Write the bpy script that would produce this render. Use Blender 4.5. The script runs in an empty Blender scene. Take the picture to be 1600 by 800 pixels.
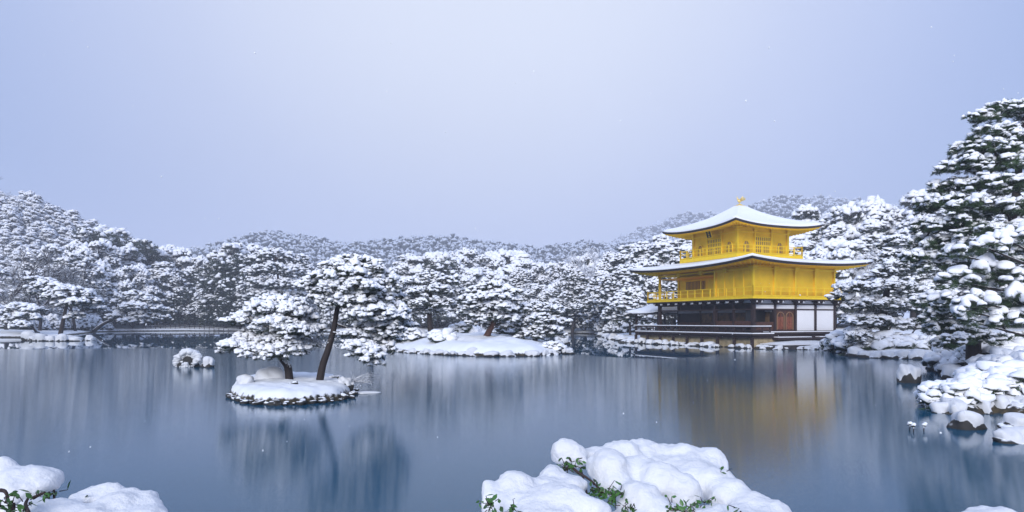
import bpy, bmesh, math
import numpy as np
from mathutils import Vector, noise as mn

# ------------------------------------------------------------------ camera, sky, sun, exposure
SC = bpy.context.scene
COL = SC.collection
R = math.radians
F, HOR, H = 1067.0, 502.0, 2.0            # focal length in photo pixels, horizon row, eye height

cam_d = bpy.data.cameras.new('camera'); cam = bpy.data.objects.new('camera', cam_d); COL.objects.link(cam)
cam_d.sensor_width = 36; cam_d.lens = 36*F/1600; cam_d.shift_y = (HOR-400)/1600
cam_d.clip_start = 0.1; cam_d.clip_end = 5000
cam.location = (0, 0, H); cam.rotation_euler = (R(90), 0, 0)
SC.camera = cam

W = bpy.data.worlds.new('World'); SC.world = W; W.use_nodes = True
SUN_EL, SUN_AZ = 24, 192                  # azimuth of the sun clockwise from +Y: behind the camera, a little to the left
nt = W.node_tree; nt.nodes.clear()
N = nt.nodes.new; L = nt.links.new
out = N('ShaderNodeOutputWorld'); bg = N('ShaderNodeBackground'); bg.inputs['Strength'].default_value = 0.1
sky = N('ShaderNodeTexSky'); sky.sky_type = 'NISHITA'; sky.sun_disc = False
sky.sun_elevation = R(SUN_EL); sky.sun_rotation = R(SUN_AZ); sky.altitude = 100; sky.dust_density = 2.0
tc = N('ShaderNodeTexCoord'); sep = N('ShaderNodeSeparateXYZ'); L(tc.outputs['Generated'], sep.inputs[0])
# the overcast: brightest in a broad patch of thin cloud ahead, bluer to both sides
dot = N('ShaderNodeVectorMath'); dot.operation = 'DOT_PRODUCT'; L(tc.outputs['Generated'], dot.inputs[0])
bd = Vector((-0.03, 0.86, 0.50)).normalized(); dot.inputs[1].default_value = bd
ramp = N('ShaderNodeValToRGB'); L(dot.outputs['Value'], ramp.inputs[0])
cr = ramp.color_ramp
cr.elements[0].position = 0.0; cr.elements[0].color = (0.36, 0.42, 0.60, 1)
cr.elements[1].position = 1.0; cr.elements[1].color = (0.81, 0.86, 0.97, 1)
for p_, c_ in ((0.66, (0.24, 0.37, 0.66, 1)), (0.80, (0.34, 0.45, 0.76, 1)), (0.92, (0.60, 0.67, 0.90, 1))):
    e = cr.elements.new(p_); e.color = c_
cr.interpolation = 'B_SPLINE'
cn = N('ShaderNodeTexNoise'); cn.inputs['Scale'].default_value = 1.6; cn.inputs['Detail'].default_value = 3; L(tc.outputs['Generated'], cn.inputs['Vector'])
cmr = N('ShaderNodeMapRange'); cmr.inputs['To Min'].default_value = 0.93; cmr.inputs['To Max'].default_value = 1.07; L(cn.outputs[0], cmr.inputs['Value'])
k = N('ShaderNodeVectorMath'); k.operation = 'SCALE'; L(ramp.outputs[0], k.inputs[0])
k2 = N('ShaderNodeMath'); k2.operation = 'MULTIPLY'; k2.inputs[1].default_value = 7.8
# an overcast sky is brightest overhead
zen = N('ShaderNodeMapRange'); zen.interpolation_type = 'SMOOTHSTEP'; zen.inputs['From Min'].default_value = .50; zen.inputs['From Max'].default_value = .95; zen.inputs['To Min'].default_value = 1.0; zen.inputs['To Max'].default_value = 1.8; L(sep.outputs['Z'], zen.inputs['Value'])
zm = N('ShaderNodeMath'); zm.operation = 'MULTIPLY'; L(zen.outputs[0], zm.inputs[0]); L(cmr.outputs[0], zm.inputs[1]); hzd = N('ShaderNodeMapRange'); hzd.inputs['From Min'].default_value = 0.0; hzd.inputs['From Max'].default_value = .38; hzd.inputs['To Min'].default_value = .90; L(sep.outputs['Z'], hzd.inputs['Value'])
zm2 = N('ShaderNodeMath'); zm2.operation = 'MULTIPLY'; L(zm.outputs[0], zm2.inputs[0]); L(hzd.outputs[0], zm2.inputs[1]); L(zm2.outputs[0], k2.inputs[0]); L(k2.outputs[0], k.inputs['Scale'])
mx = N('ShaderNodeMix'); mx.data_type = 'RGBA'; mx.inputs['Factor'].default_value = 0.93
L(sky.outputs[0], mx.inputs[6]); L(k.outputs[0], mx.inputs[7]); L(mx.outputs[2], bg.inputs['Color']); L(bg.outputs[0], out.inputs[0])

sd = bpy.data.lights.new('sun', 'SUN'); sd.energy = 2.25; sd.angle = R(25); sd.color = (0.96, 0.965, 1.0)
sun = bpy.data.objects.new('sun', sd); COL.objects.link(sun)
_d = Vector((math.sin(R(SUN_AZ))*math.cos(R(SUN_EL)), math.cos(R(SUN_AZ))*math.cos(R(SUN_EL)), math.sin(R(SUN_EL))))
sun.rotation_euler = _d.to_track_quat('Z', 'Y').to_euler(); sun.location = (0, -20, 60)

SC.view_settings.view_transform = 'Standard'; SC.view_settings.look = 'None'
SC.view_settings.exposure = 0.42; SC.view_settings.gamma = 1.0; SC.view_settings.use_curve_mapping = False
SC.cycles.max_bounces = 6; SC.cycles.diffuse_bounces = 3; SC.cycles.glossy_bounces = 3
SC.cycles.transmission_bounces = 2; SC.cycles.volume_bounces = 1; SC.cycles.caustics_reflective = False

# ------------------------------------------------------------------ helpers
def P(px, py, Y): return np.array([(px-800)/F*Y, Y, H-(py-HOR)/F*Y])
def PXY(px, Y): return ((px-800)/F*Y, Y)

def tag(o, label=None, cat=None, group=None, kind=None):
    if label: o['label'] = label
    if cat: o['category'] = cat
    if group: o['group'] = group
    if kind: o['kind'] = kind
    return o
def empty(name, loc, rz=0.0):
    o = bpy.data.objects.new(name, None); o.empty_display_size = 0.2; COL.objects.link(o)
    o.location = loc; o.rotation_euler = (0, 0, rz); return o
def mesh_obj(name, V, T, mat, parent=None, smooth=True, loc=None):
    V = np.asarray(V, dtype=np.float32).reshape(-1, 3); T = np.asarray(T, dtype=np.int32).reshape(-1, 3)
    m = bpy.data.meshes.new(name)
    m.vertices.add(len(V)); m.vertices.foreach_set('co', V.ravel())
    m.loops.add(T.size); m.loops.foreach_set('vertex_index', T.ravel())
    m.polygons.add(len(T)); m.polygons.foreach_set('loop_start', np.arange(0, T.size, 3, dtype=np.int32))
    m.polygons.foreach_set('loop_total', np.full(len(T), 3, dtype=np.int32))
    m.polygons.foreach_set('use_smooth', np.full(len(T), smooth, dtype=bool))
    m.update(calc_edges=True); m.materials.append(mat)
    o = bpy.data.objects.new(name, m); COL.objects.link(o)
    if parent: o.parent = parent
    if loc is not None: o.location = loc
    return o
def copy_tree(o, parent=None):
    c = o.copy(); COL.objects.link(c)
    if parent: c.parent = parent
    for ch in list(o.children): copy_tree(ch, c)
    return c
def cat(parts):
    Vs, Ts, n = [], [], 0
    for V, T in parts:
        if len(V) == 0: continue
        Vs.append(V); Ts.append(np.asarray(T)+n); n += len(V)
    return (np.concatenate(Vs), np.concatenate(Ts)) if Vs else (np.zeros((0, 3)), np.zeros((0, 3), int))

def ico(sub):
    bm = bmesh.new(); bmesh.ops.create_icosphere(bm, subdivisions=sub, radius=1)
    V = np.array([v.co[:] for v in bm.verts]); T = np.array([[v.index for v in f.verts] for f in bm.faces]); bm.free(); return V, T
def lumpy(V, rs, amp, f=2.2):
    k = np.ones(len(V))
    for _ in range(4):
        d = rs.normal(size=3); d /= np.linalg.norm(d)
        k += amp*0.5*np.sin(f*(V@d)*rs.uniform(.7, 1.6)+rs.uniform(0, 6.28))
    return V*k[:, None]
RS0 = np.random.RandomState(7)
I1, I2, I3 = ico(1), ico(2), ico(3)
BLOB1 = [(lumpy(I1[0], RS0, .42, 3.0), I1[1]) for _ in range(8)]
BLOB2 = [(lumpy(lumpy(I2[0], RS0, .36, 2.8), RS0, .2, 6), I2[1]) for _ in range(8)]
BLOB3 = [(lumpy(I3[0], RS0, .22, 3.0), I3[1]) for _ in range(5)]
def tuft(rs, n, w, spread=1.0):
    V, T = [], []
    for i in range(n):
        a = rs.uniform(0, 6.283); e = rs.uniform(-.5, 1.1)*spread
        d = np.array([math.cos(a)*math.cos(e), math.sin(a)*math.cos(e), math.sin(e)])
        s = np.cross(d, rs.normal(size=3)); s /= np.linalg.norm(s)
        l = rs.uniform(.6, 1.0)
        b = len(V); V += [d*.05-s*w*.5, d*.05+s*w*.5, d*l+s*w*.25, d*l-s*w*.25]; T += [(b, b+1, b+2), (b, b+2, b+3)]
    return np.array(V), np.array(T)
TUFT_FAR = [tuft(RS0, 5, .34) for _ in range(4)]
TUFT_MID = [tuft(RS0, 9, .13) for _ in range(4)]
TUFT_NEAR = [tuft(RS0, 16, .07) for _ in range(4)]

def rotz(a, tilt=None, ax=None):
    c, s = np.cos(a), np.sin(a); n = len(a)
    M = np.zeros((n, 3, 3)); M[:, 0, 0] = c; M[:, 0, 1] = -s; M[:, 1, 0] = s; M[:, 1, 1] = c; M[:, 2, 2] = 1
    if tilt is not None:
        ct, st = np.cos(tilt), np.sin(tilt)
        Q = np.zeros((n, 3, 3)); Q[:, 0, 0] = 1; Q[:, 1, 1] = ct; Q[:, 1, 2] = -st; Q[:, 2, 1] = st; Q[:, 2, 2] = ct
        M2 = np.zeros((n, 3, 3)); b = ax; cb, sb = np.cos(b), np.sin(b)
        M2[:, 0, 0] = cb; M2[:, 0, 1] = -sb; M2[:, 1, 0] = sb; M2[:, 1, 1] = cb; M2[:, 2, 2] = 1
        M = M2@Q@M
    return M
def scatter(vars_, pos, scl, rs, tilt=.3):
    pos = np.asarray(pos); n = len(pos)
    if n == 0: return (np.zeros((0, 3)), np.zeros((0, 3), int))
    scl = np.asarray(scl)
    if scl.ndim == 1: scl = np.stack([scl]*3, 1)
    M = rotz(rs.uniform(0, 6.283, n), rs.normal(0, tilt, n), rs.uniform(0, 6.283, n))
    which = rs.randint(0, len(vars_), n); res = []
    for i, (bv, bt) in enumerate(vars_):
        idx = np.where(which == i)[0]
        if len(idx) == 0: continue
        sv = bv[None]*scl[idx][:, None, :]
        V = np.einsum('nij,nkj->nki', M[idx], sv)+pos[idx][:, None, :]
        T = bt[None]+(np.arange(len(idx))*len(bv))[:, None, None]
        res.append((V.reshape(-1, 3), T.reshape(-1, 3)))
    return cat(res)
def tube(pts, radii, sides=6, caps=True):
    pts = np.asarray(pts, float); n = len(pts); V = []
    t = np.gradient(pts, axis=0); t /= (np.linalg.norm(t, axis=1)[:, None]+1e-9)
    ref = np.array([0, 0, 1.0]) if abs(t[0][2]) < .8 else np.array([1.0, 0, 0])
    u = np.cross(t[0], ref); u /= np.linalg.norm(u)
    ang = np.arange(sides)*2*math.pi/sides
    for i in range(n):
        u = u-t[i]*(u@t[i]); u /= (np.linalg.norm(u)+1e-9); v = np.cross(t[i], u)
        V.append(pts[i]+radii[i]*(np.cos(ang)[:, None]*u+np.sin(ang)[:, None]*v))
    V = np.concatenate(V); T = []
    for i in range(n-1):
        for j in range(sides):
            a = i*sides+j; b = i*sides+(j+1) % sides; c = a+sides; d = b+sides
            T += [(a, b, d), (a, d, c)]
    if caps:
        V = np.concatenate([V, pts[:1], pts[-1:]]); m = n*sides
        for j in range(sides):
            k_ = (j+1) % sides; T += [(k_, j, m), ((n-1)*sides+j, (n-1)*sides+k_, m+1)]
    return V, np.array(T)
def smooth_path(pts, n=10):
    pts = np.asarray(pts, float); m = len(pts)
    if m < 3: 
        s = np.linspace(0, 1, n)[:, None]; return pts[0]*(1-s)+pts[-1]*s
    q = np.vstack([2*pts[0]-pts[1], pts, 2*pts[-1]-pts[-2]]); res = []
    for t in np.linspace(0, m-1-1e-6, n):
        i = int(t); f = t-i; a, b, c, d = q[i:i+4]
        res.append(.5*((2*b)+(-a+c)*f+(2*a-5*b+4*c-d)*f*f+(-a+3*b-3*c+d)*f**3))
    return np.array(res)

# ------------------------------------------------------------------ materials
def mat(name, base, rough=.7, metal=0.0, vary=.0, vscale=3.0, bump=.0, bscale=20.0, spec=.4, coords='Object'):
    m = bpy.data.materials.new(name); m.use_nodes = True; t = m.node_tree; b = t.nodes['Principled BSDF']
    b.inputs['Base Color'].default_value = (*base, 1); b.inputs['Roughness'].default_value = rough
    b.inputs['Metallic'].default_value = metal; b.inputs['Specular IOR Level'].default_value = spec
    tcn = t.nodes.new('ShaderNodeTexCoord')
    if vary:
        n = t.nodes.new('ShaderNodeTexNoise'); n.inputs['Scale'].default_value = vscale; n.inputs['Detail'].default_value = 4
        t.links.new(tcn.outputs[coords], n.inputs['Vector'])
        mr = t.nodes.new('ShaderNodeMapRange'); mr.inputs['From Min'].default_value = .3; mr.inputs['From Max'].default_value = .7
        mr.inputs['To Min'].default_value = 1-vary; mr.inputs['To Max'].default_value = 1+vary
        t.links.new(n.outputs[0], mr.inputs['Value'])
        v = t.nodes.new('ShaderNodeVectorMath'); v.operation = 'SCALE'; v.inputs[0].default_value = base
        t.links.new(mr.outputs[0], v.inputs['Scale']); t.links.new(v.outputs[0], b.inputs['Base Color'])
    if bump:
        n = t.nodes.new('ShaderNodeTexNoise'); n.inputs['Scale'].default_value = bscale; n.inputs['Detail'].default_value = 4
        t.links.new(tcn.outputs[coords], n.inputs['Vector'])
        bp = t.nodes.new('ShaderNodeBump'); bp.inputs['Strength'].default_value = bump; bp.inputs['Distance'].default_value = .05
        t.links.new(n.outputs[0], bp.inputs['Height']); t.links.new(bp.outputs[0], b.inputs['Normal'])
    return m
SNOW = mat('snow', (.86, .87, .90), .65, vary=.03, vscale=1.3, bump=.25, bscale=6, spec=.3)
SNOW_DIM = mat('dimmed_snow', (.66, .67, .70), .6, vary=.05, vscale=9, bump=.22, bscale=70, spec=.3)  # darker copy of the snow, colour lowered to offset the frontal sun
NEEDLE = mat('pine_needles', (.032, .048, .034), .6, vary=.45, vscale=1.1)
NEEDLE_G = mat('fresh_pine_needles', (.040, .075, .030), .55, vary=.5, vscale=2.0)
LEAFD = mat('evergreen_leaves', (.050, .060, .045), .55, vary=.5, vscale=.6)
LEAFG = mat('glossy_leaves', (.05, .13, .03), .35, vary=.4, vscale=12)
STONE = mat('dark_stone', (.050, .047, .046), .85, vary=.5, vscale=4, bump=.6, bscale=12)
DWOOD = mat('dark_timber', (.030, .016, .014), .6, vary=.3, vscale=4)
BWOOD = mat('brown_timber', (.070, .028, .016), .6, vary=.35, vscale=5)
PLASTER = mat('white_plaster', (.80, .79, .80), .8, vary=.02, vscale=2)
GOLD = mat('gold_leaf', (1.0, .68, .030), .40, metal=.35, vary=.06, vscale=2.5, spec=.15)
GOLD_P = mat('gold_panel', (.96, .61, .030), .50, metal=.50, vary=.12, vscale=1.1, spec=.15)
GOLD_D = mat('gold_soffit', (1.0, .55, .004), .5, metal=.35, vary=.08, vscale=3, spec=.15)
LATT = mat('lattice_brown', (.26, .15, .08), .7)
EDGE = mat('shingle_edge', (.030, .024, .026), .8, vary=.3, vscale=6)
BEIGE = mat('plinth_plaster', (.34, .27, .16), .85, vary=.35, vscale=3)
BLACK = mat('black_lacquer', (.012, .012, .012), .4)
def world_normal_mix(name, dark, white, lo, hi, nscale, namp, vary_dark=None, rough=.75):
    """snow lying on every surface that faces up, the dark material below"""
    m = bpy.data.materials.new(name); m.use_nodes = True; t = m.node_tree; b = t.nodes['Principled BSDF']
    g = t.nodes.new('ShaderNodeNewGeometry'); s = t.nodes.new('ShaderNodeSeparateXYZ'); t.links.new(g.outputs['Normal'], s.inputs[0])
    tcn = t.nodes.new('ShaderNodeTexCoord'); n = t.nodes.new('ShaderNodeTexNoise'); n.inputs['Scale'].default_value = nscale; n.inputs['Detail'].default_value = 4
    t.links.new(tcn.outputs['Object'], n.inputs['Vector'])
    a = t.nodes.new('ShaderNodeMath'); a.operation = 'MULTIPLY_ADD'; t.links.new(n.outputs[0], a.inputs[0]); a.inputs[1].default_value = namp; t.links.new(s.outputs['Z'], a.inputs[2])
    mr = t.nodes.new('ShaderNodeMapRange'); mr.inputs['From Min'].default_value = lo+namp*.5; mr.inputs['From Max'].default_value = hi+namp*.5; t.links.new(a.outputs[0], mr.inputs['Value'])
    mx = t.nodes.new('ShaderNodeMix'); mx.data_type = 'RGBA'; t.links.new(mr.outputs[0], mx.inputs['Factor'])
    mx.inputs[6].default_value = (*dark, 1); mx.inputs[7].default_value = (*white, 1); t.links.new(mx.outputs[2], b.inputs['Base Color'])
    b.inputs['Roughness'].default_value = rough; b.inputs['Specular IOR Level'].default_value = .3
    return m
BARK = world_normal_mix('snow_dusted_bark', (.030, .023, .022), (.84, .86, .90), .42, .60, 13, 1.5)
BARK_R = world_normal_mix('reddish_bark', (.075, .036, .026), (.84, .86, .90), .50, .7, 8, 1.0)
TWIG = world_normal_mix('frosted_twigs', (.20, .20, .23), (.86, .88, .93), -.6, .0, 3, .7)
ROCKM = world_normal_mix('snow_spotted_rock', (.032, .031, .030), (.84, .86, .90), .62, .82, 5, .9)
FARTREE = world_normal_mix('snow_laden_far_trees', (.045, .055, .06), (.60, .64, .72), .35, .80, .9, 1.6)
SNOW_F = world_normal_mix('snow_on_far_foliage', (.045, .052, .048), (.88, .89, .93), -.62, -.30, 2.6, 1.0)
SNOW_M = world_normal_mix('snow_on_foliage', (.045, .055, .042), (.88, .89, .93), -.60, -.28, 6.5, 1.0)
SNOW_N = world_normal_mix('snow_on_near_foliage', (.045, .058, .04), (.88, .89, .93), -.75, -.40, 14, .8)

def ground_mat(name, zlo, zhi):
    m = bpy.data.materials.new(name); m.use_nodes = True; t = m.node_tree; b = t.nodes['Principled BSDF']
    g = t.nodes.new('ShaderNodeNewGeometry'); s = t.nodes.new('ShaderNodeSeparateXYZ'); t.links.new(g.outputs['Position'], s.inputs[0])
    n = t.nodes.new('ShaderNodeTexNoise'); n.inputs['Scale'].default_value = 7; n.inputs['Detail'].default_value = 5; t.links.new(g.outputs['Position'], n.inputs['Vector'])
    a = t.nodes.new('ShaderNodeMath'); a.operation = 'MULTIPLY_ADD'; t.links.new(n.outputs[0], a.inputs[0]); a.inputs[1].default_value = .3; t.links.new(s.outputs['Z'], a.inputs[2])
    mr = t.nodes.new('ShaderNodeMapRange'); mr.inputs['From Min'].default_value = zlo+.15; mr.inputs['From Max'].default_value = zhi+.15; t.links.new(a.outputs[0], mr.inputs['Value'])
    mx = t.nodes.new('ShaderNodeMix'); mx.data_type = 'RGBA'; t.links.new(mr.outputs[0], mx.inputs['Factor'])
    n2 = t.nodes.new('ShaderNodeTexNoise'); n2.inputs['Scale'].default_value = 7; t.links.new(g.outputs['Position'], n2.inputs['Vector'])
    r2 = t.nodes.new('ShaderNodeValToRGB'); r2.color_ramp.elements[0].position = .35; r2.color_ramp.elements[0].color = (.014, .015, .014, 1)
    r2.color_ramp.elements[1].position = .65; r2.color_ramp.elements[1].color = (.075, .058, .032, 1); t.links.new(n2.outputs[0], r2.inputs[0])
    t.links.new(r2.outputs[0], mx.inputs[6]); mx.inputs[7].default_value = (.79, .81, .85, 1); t.links.new(mx.outputs[2], b.inputs['Base Color'])
    b.inputs['Roughness'].default_value = .8; b.inputs['Specular IOR Level'].default_value = .3
    bp = t.nodes.new('ShaderNodeBump'); bp.inputs['Strength'].default_value = .4; bp.inputs['Distance'].default_value = .1
    n3 = t.nodes.new('ShaderNodeTexNoise'); n3.inputs['Scale'].default_value = 3; n3.inputs['Detail'].default_value = 5; t.links.new(g.outputs['Position'], n3.inputs['Vector'])
    t.links.new(n3.outputs[0], bp.inputs['Height']); t.links.new(bp.outputs[0], b.inputs['Normal'])
    return m
GROUND = ground_mat('snowy_ground', .13, .18)

def water_mat():
    m = bpy.data.materials.new('pond_water'); m.use_nodes = True; t = m.node_tree; b = t.nodes['Principled BSDF']
    NN = t.nodes.new; LL = t.links.new
    b.inputs['Base Color'].default_value = (.008, .074, .138, 1); b.inputs['IOR'].default_value = 1.33; b.inputs['Specular IOR Level'].default_value = .44
    g = NN('ShaderNodeNewGeometry'); s = NN('ShaderNodeSeparateXYZ'); LL(g.outputs['Position'], s.inputs[0])
    def M(op, a, c=None, d=None):
        n = NN('ShaderNodeMath'); n.operation = op
        for i, v in enumerate((a, c, d)):
            if v is None: continue
            if isinstance(v, (int, float)): n.inputs[i].default_value = v
            else: LL(v, n.inputs[i])
        return n.outputs[0]
    # calm water lies beyond an uneven line that comes nearer in front of the pavilion; this side the wind ruffles it
    q = M('DIVIDE', M('SUBTRACT', s.outputs['X'], 8.0), 6.5)
    gs = M('EXPONENT', M('MULTIPLY', M('MULTIPLY', q, q), -1.0))
    thr = M('MULTIPLY_ADD', gs, -13.0, 49.5)
    nz = NN('ShaderNodeTexNoise'); nz.inputs['Scale'].default_value = .25; nz.inputs['Detail'].default_value = 2; LL(g.outputs['Position'], nz.inputs['Vector'])
    thr = M('ADD', thr, M('MULTIPLY', M('SUBTRACT', nz.outputs[0], .5), 6.0))
    ruf = NN('ShaderNodeMapRange'); ruf.interpolation_type = 'SMOOTHSTEP'
    LL(M('SUBTRACT', thr, s.outputs['Y']), ruf.inputs['Value']); ruf.inputs['From Min'].default_value = -1.0; ruf.inputs['From Max'].default_value = 1.5
    LL(M('MULTIPLY_ADD', ruf.outputs[0], .045, .008), b.inputs['Roughness'])
    fine = NN('ShaderNodeTexNoise'); fine.inputs['Scale'].default_value = 160; fine.inputs['Detail'].default_value = 1; LL(g.outputs['Position'], fine.inputs['Vector'])
    fs = NN('ShaderNodeSeparateXYZ'); LL(fine.outputs['Color'], fs.inputs[0])
    nx = M('MULTIPLY', M('MULTIPLY', M('SUBTRACT', fs.outputs['X'], .5), .034), ruf.outputs[0])
    ny = M('MULTIPLY', M('SUBTRACT', fs.outputs['Y'], .5), M('MULTIPLY_ADD', ruf.outputs[0], .155, .003))
    cb = NN('ShaderNodeCombineXYZ'); LL(nx, cb.inputs[0]); LL(ny, cb.inputs[1]); cb.inputs[2].default_value = 1
    nn = NN('ShaderNodeVectorMath'); nn.operation = 'NORMALIZE'; LL(cb.outputs[0], nn.inputs[0]); LL(nn.outputs[0], b.inputs['Normal'])
    return m
WATER = water_mat()
HAZE_D = 0.0009
# ------------------------------------------------------------------ water, ground, hills
def fbm(x, y, s=1.0, seed=0.0):
    return sum(np.sin(x*f*s*a+seed+1.7*i)*np.cos(y*f*s*b+seed*1.3+2.1*i)/f**.9 for i, (f, a, b) in enumerate(((1, .9, 1.1), (1.9, 1.2, .8), (3.7, .85, 1.15), (7.3, 1.1, .9))))/2
def sdist(X, Y, poly):
    """signed distance to a closed outline, positive inside"""
    poly = np.asarray(poly, float); d = np.full(X.shape, 1e9); ins = np.zeros(X.shape, bool)
    for i in range(len(poly)):
        ax, ay = poly[i]; bx, by = poly[(i+1) % len(poly)]
        ex, ey = bx-ax, by-ay; t = np.clip(((X-ax)*ex+(Y-ay)*ey)/(ex*ex+ey*ey+1e-12), 0, 1)
        d = np.minimum(d, np.hypot(X-ax-t*ex, Y-ay-t*ey))
        c = (ay > Y) != (by > Y)
        with np.errstate(divide='ignore', invalid='ignore'):
            ins ^= c & (X < (bx-ax)*(Y-ay)/(by-ay)+ax)
    return np.where(ins, d, -d)
def grid_tris(nx, ny, keep=None):
    i, j = np.meshgrid(np.arange(nx-1), np.arange(ny-1)); a = (j*nx+i).ravel()
    T = np.concatenate([np.stack([a, a+1, a+nx+1], 1), np.stack([a, a+nx+1, a+nx], 1)])
    return T
def compact(V, T, keepv):
    T = T[keepv[T].any(1)]; u, inv = np.unique(T, return_inverse=True); return V[u], inv.reshape(-1, 3)

C0 = np.array([18.27, 51.70]); DR = np.array([.9126, .409]); DL = np.array([-.409, .9126])   # pavilion corner and its two wall directions
def loc2(x, y): p = C0+DR*x+DL*y; return (p[0], p[1])
land = [PXY(-900, 70), PXY(-300, 80), PXY(-100, 83), PXY(0, 84), PXY(60, 83), PXY(85, 87), PXY(112, 100), PXY(150, 128), PXY(210, 138),
        PXY(290, 142), PXY(360, 139), PXY(430, 131), PXY(520, 127), PXY(640, 120), PXY(780, 116), PXY(900, 112), PXY(925, 108), PXY(935, 96),
        PXY(948, 86), PXY(956, 77), PXY(975, 70.5), PXY(1000, 68), loc2(-2.6, 14.5), loc2(-1.5, 12.5), loc2(-1.3, 9), loc2(-1.4, 5), loc2(-1.3, 0), loc2(-1.0, -2.6),
        loc2(0.6, -3.9), loc2(3, -4.2), loc2(6, -4.1), loc2(8.2, -4.6), PXY(1308, 45), PXY(1330, 41.5), PXY(1345, 38.2), PXY(1390, 37), PXY(1440, 36.6), PXY(1480, 37), PXY(1500, 35.5),
        PXY(1494, 32), PXY(1470, 29.5), PXY(1478, 26), PXY(1500, 23.5), PXY(1540, 20.5), PXY(1555, 17.5), PXY(1500, 16.6), PXY(1462, 16.2), PXY(1468, 14.6), PXY(1500, 14.4),
        PXY(1560, 14.9), PXY(1640, 14.2), PXY(1760, 12.5), PXY(2200, 9), (60, 6), (500, 30), (700, 1400), (-900, 1400), (-900, 70)]
near_bank = [(-30, -20), (30, -20), (26, 2), (9, 4.3), (5, 4.6), (1.5, 4.4), (-1.2, 4.5), (-4, 4.4), (-9, 4.4), (-26, 4)]
def ground_h(X, Y):
    d = sdist(X, Y, land)+fbm(X, Y, .9, 1.0)*.35
    z = np.where(d > 0, .28*(1-np.exp(-np.maximum(d, 0)/.22))+.42*(1-np.exp(-np.maximum(d, 0)/4))+.022*np.clip(d, 0, 200)+.06*fbm(X, Y, 1.3, 4)*np.clip(d, 0, 1), -.06-.6*(1-np.exp(np.minimum(d, 0)/1.2)))
    d2 = sdist(X, Y, near_bank)
    z = np.maximum(z, np.where(d2 > 0, .4*(1-np.exp(-np.maximum(d2, 0)/.5)), -.06-.6*(1-np.exp(np.minimum(d2, 0)/1.2))))
    return z
gx = np.concatenate([np.linspace(-900, -230, 14), np.arange(-220, -60, 1.3), np.arange(-60, -3, .8), np.arange(-3, 36, .42), np.arange(36, 90, 1.2), np.arange(90, 220, 3), np.linspace(225, 900, 14)])
gy = np.concatenate([np.arange(-25, 3, 2.0), np.arange(3, 11, .8), np.arange(11, 60, .42), np.arange(60, 150, .8), np.arange(150, 200, 2.5), np.linspace(203, 1400, 40)])
GX, GY = np.meshgrid(gx, gy); GZ = ground_h(GX, GY)
ground = mesh_obj('ground', np.stack([GX, GY, GZ], -1), grid_tris(len(gx), len(gy)), GROUND)
tag(ground, 'snow covered ground round the pond', kind='structure')
def gh(x, y): return float(ground_h(np.array([x], float), np.array([y], float))[0])

wv = np.array([(-400, -15, 0), (400, -15, 0), (400, 170, 0), (-400, 170, 0)], float)
water = mesh_obj('water', wv, [(0, 1, 2), (0, 2, 3)], WATER, smooth=False)
tag(water, 'still dark blue pond', kind='structure')

def island(name, poly, top, cell, label, seed, rise=.3, mound=1.0):
    poly = np.array(poly); x0, y0 = poly.min(0)-.8; x1, y1 = poly.max(0)+.8
    xs = np.arange(x0, x1, cell); ys = np.arange(y0, y1, cell); X, Y = np.meshgrid(xs, ys)
    sc = 1.0/max(.25, rise)
    def hf(X, Y):
        d = sdist(X, Y, poly)+fbm(X, Y, 2.2/mound, seed)*.12*mound
        dp = np.maximum(d, 0)
        return np.where(d > 0, rise*(1-np.exp(-dp/(.12*mound)))+(top-rise)*(1-np.exp(-dp/(1.0*mound)))+.10*mound*fbm(X, Y, 3.4/mound, seed+3)*np.clip(dp/mound, 0, 1), -.05-.4*(1-np.exp(np.minimum(d, 0)/.3)))
    Z = hf(X, Y); V = np.stack([X, Y, Z], -1).reshape(-1, 3)
    V, T = compact(V, grid_tris(len(xs), len(ys)), V[:, 2] > -.3)
    o = mesh_obj(name, V, T, GROUND); tag(o, label, kind='structure')
    return lambda x, y: float(hf(np.array([x], float), np.array([y], float))[0])
mid_poly = [PXY(566, 50), PXY(585, 47), PXY(612, 45.5), PXY(645, 43.0), PXY(700, 40.4), PXY(740, 39.3), PXY(790, 38.8), PXY(845, 39.6), PXY(868, 42), PXY(872, 48), PXY(850, 55), PXY(760, 58), PXY(640, 58), PXY(575, 55)]
mid_h = island('island', mid_poly, 1.15, .22, 'broad snow covered island in the middle of the pond', 2.0, .32, 2.2)
near_poly = [PXY(358, 18.2), PXY(366, 17.3), PXY(395, 16.5), PXY(440, 16.25), PXY(490, 16.6), PXY(530, 17.2), PXY(548, 18.2), PXY(553, 19.6), PXY(545, 21.2), PXY(515, 22.4), PXY(450, 22.9), PXY(395, 22.2), PXY(366, 20.4)]
near_h = island('island', near_poly, .38, .07, 'small snow covered island with two pines', 5.0, .28, .5)
isl_poly = [PXY(40, 72), PXY(60, 69.5), PXY(95, 68.5), PXY(125, 69.5), PXY(131, 73), PXY(120, 80), PXY(70, 80)]
isl_h = island('islet', isl_poly, .55, .3, 'low snow covered islet off the left shore', 9.0, .3, 1.5)

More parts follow.
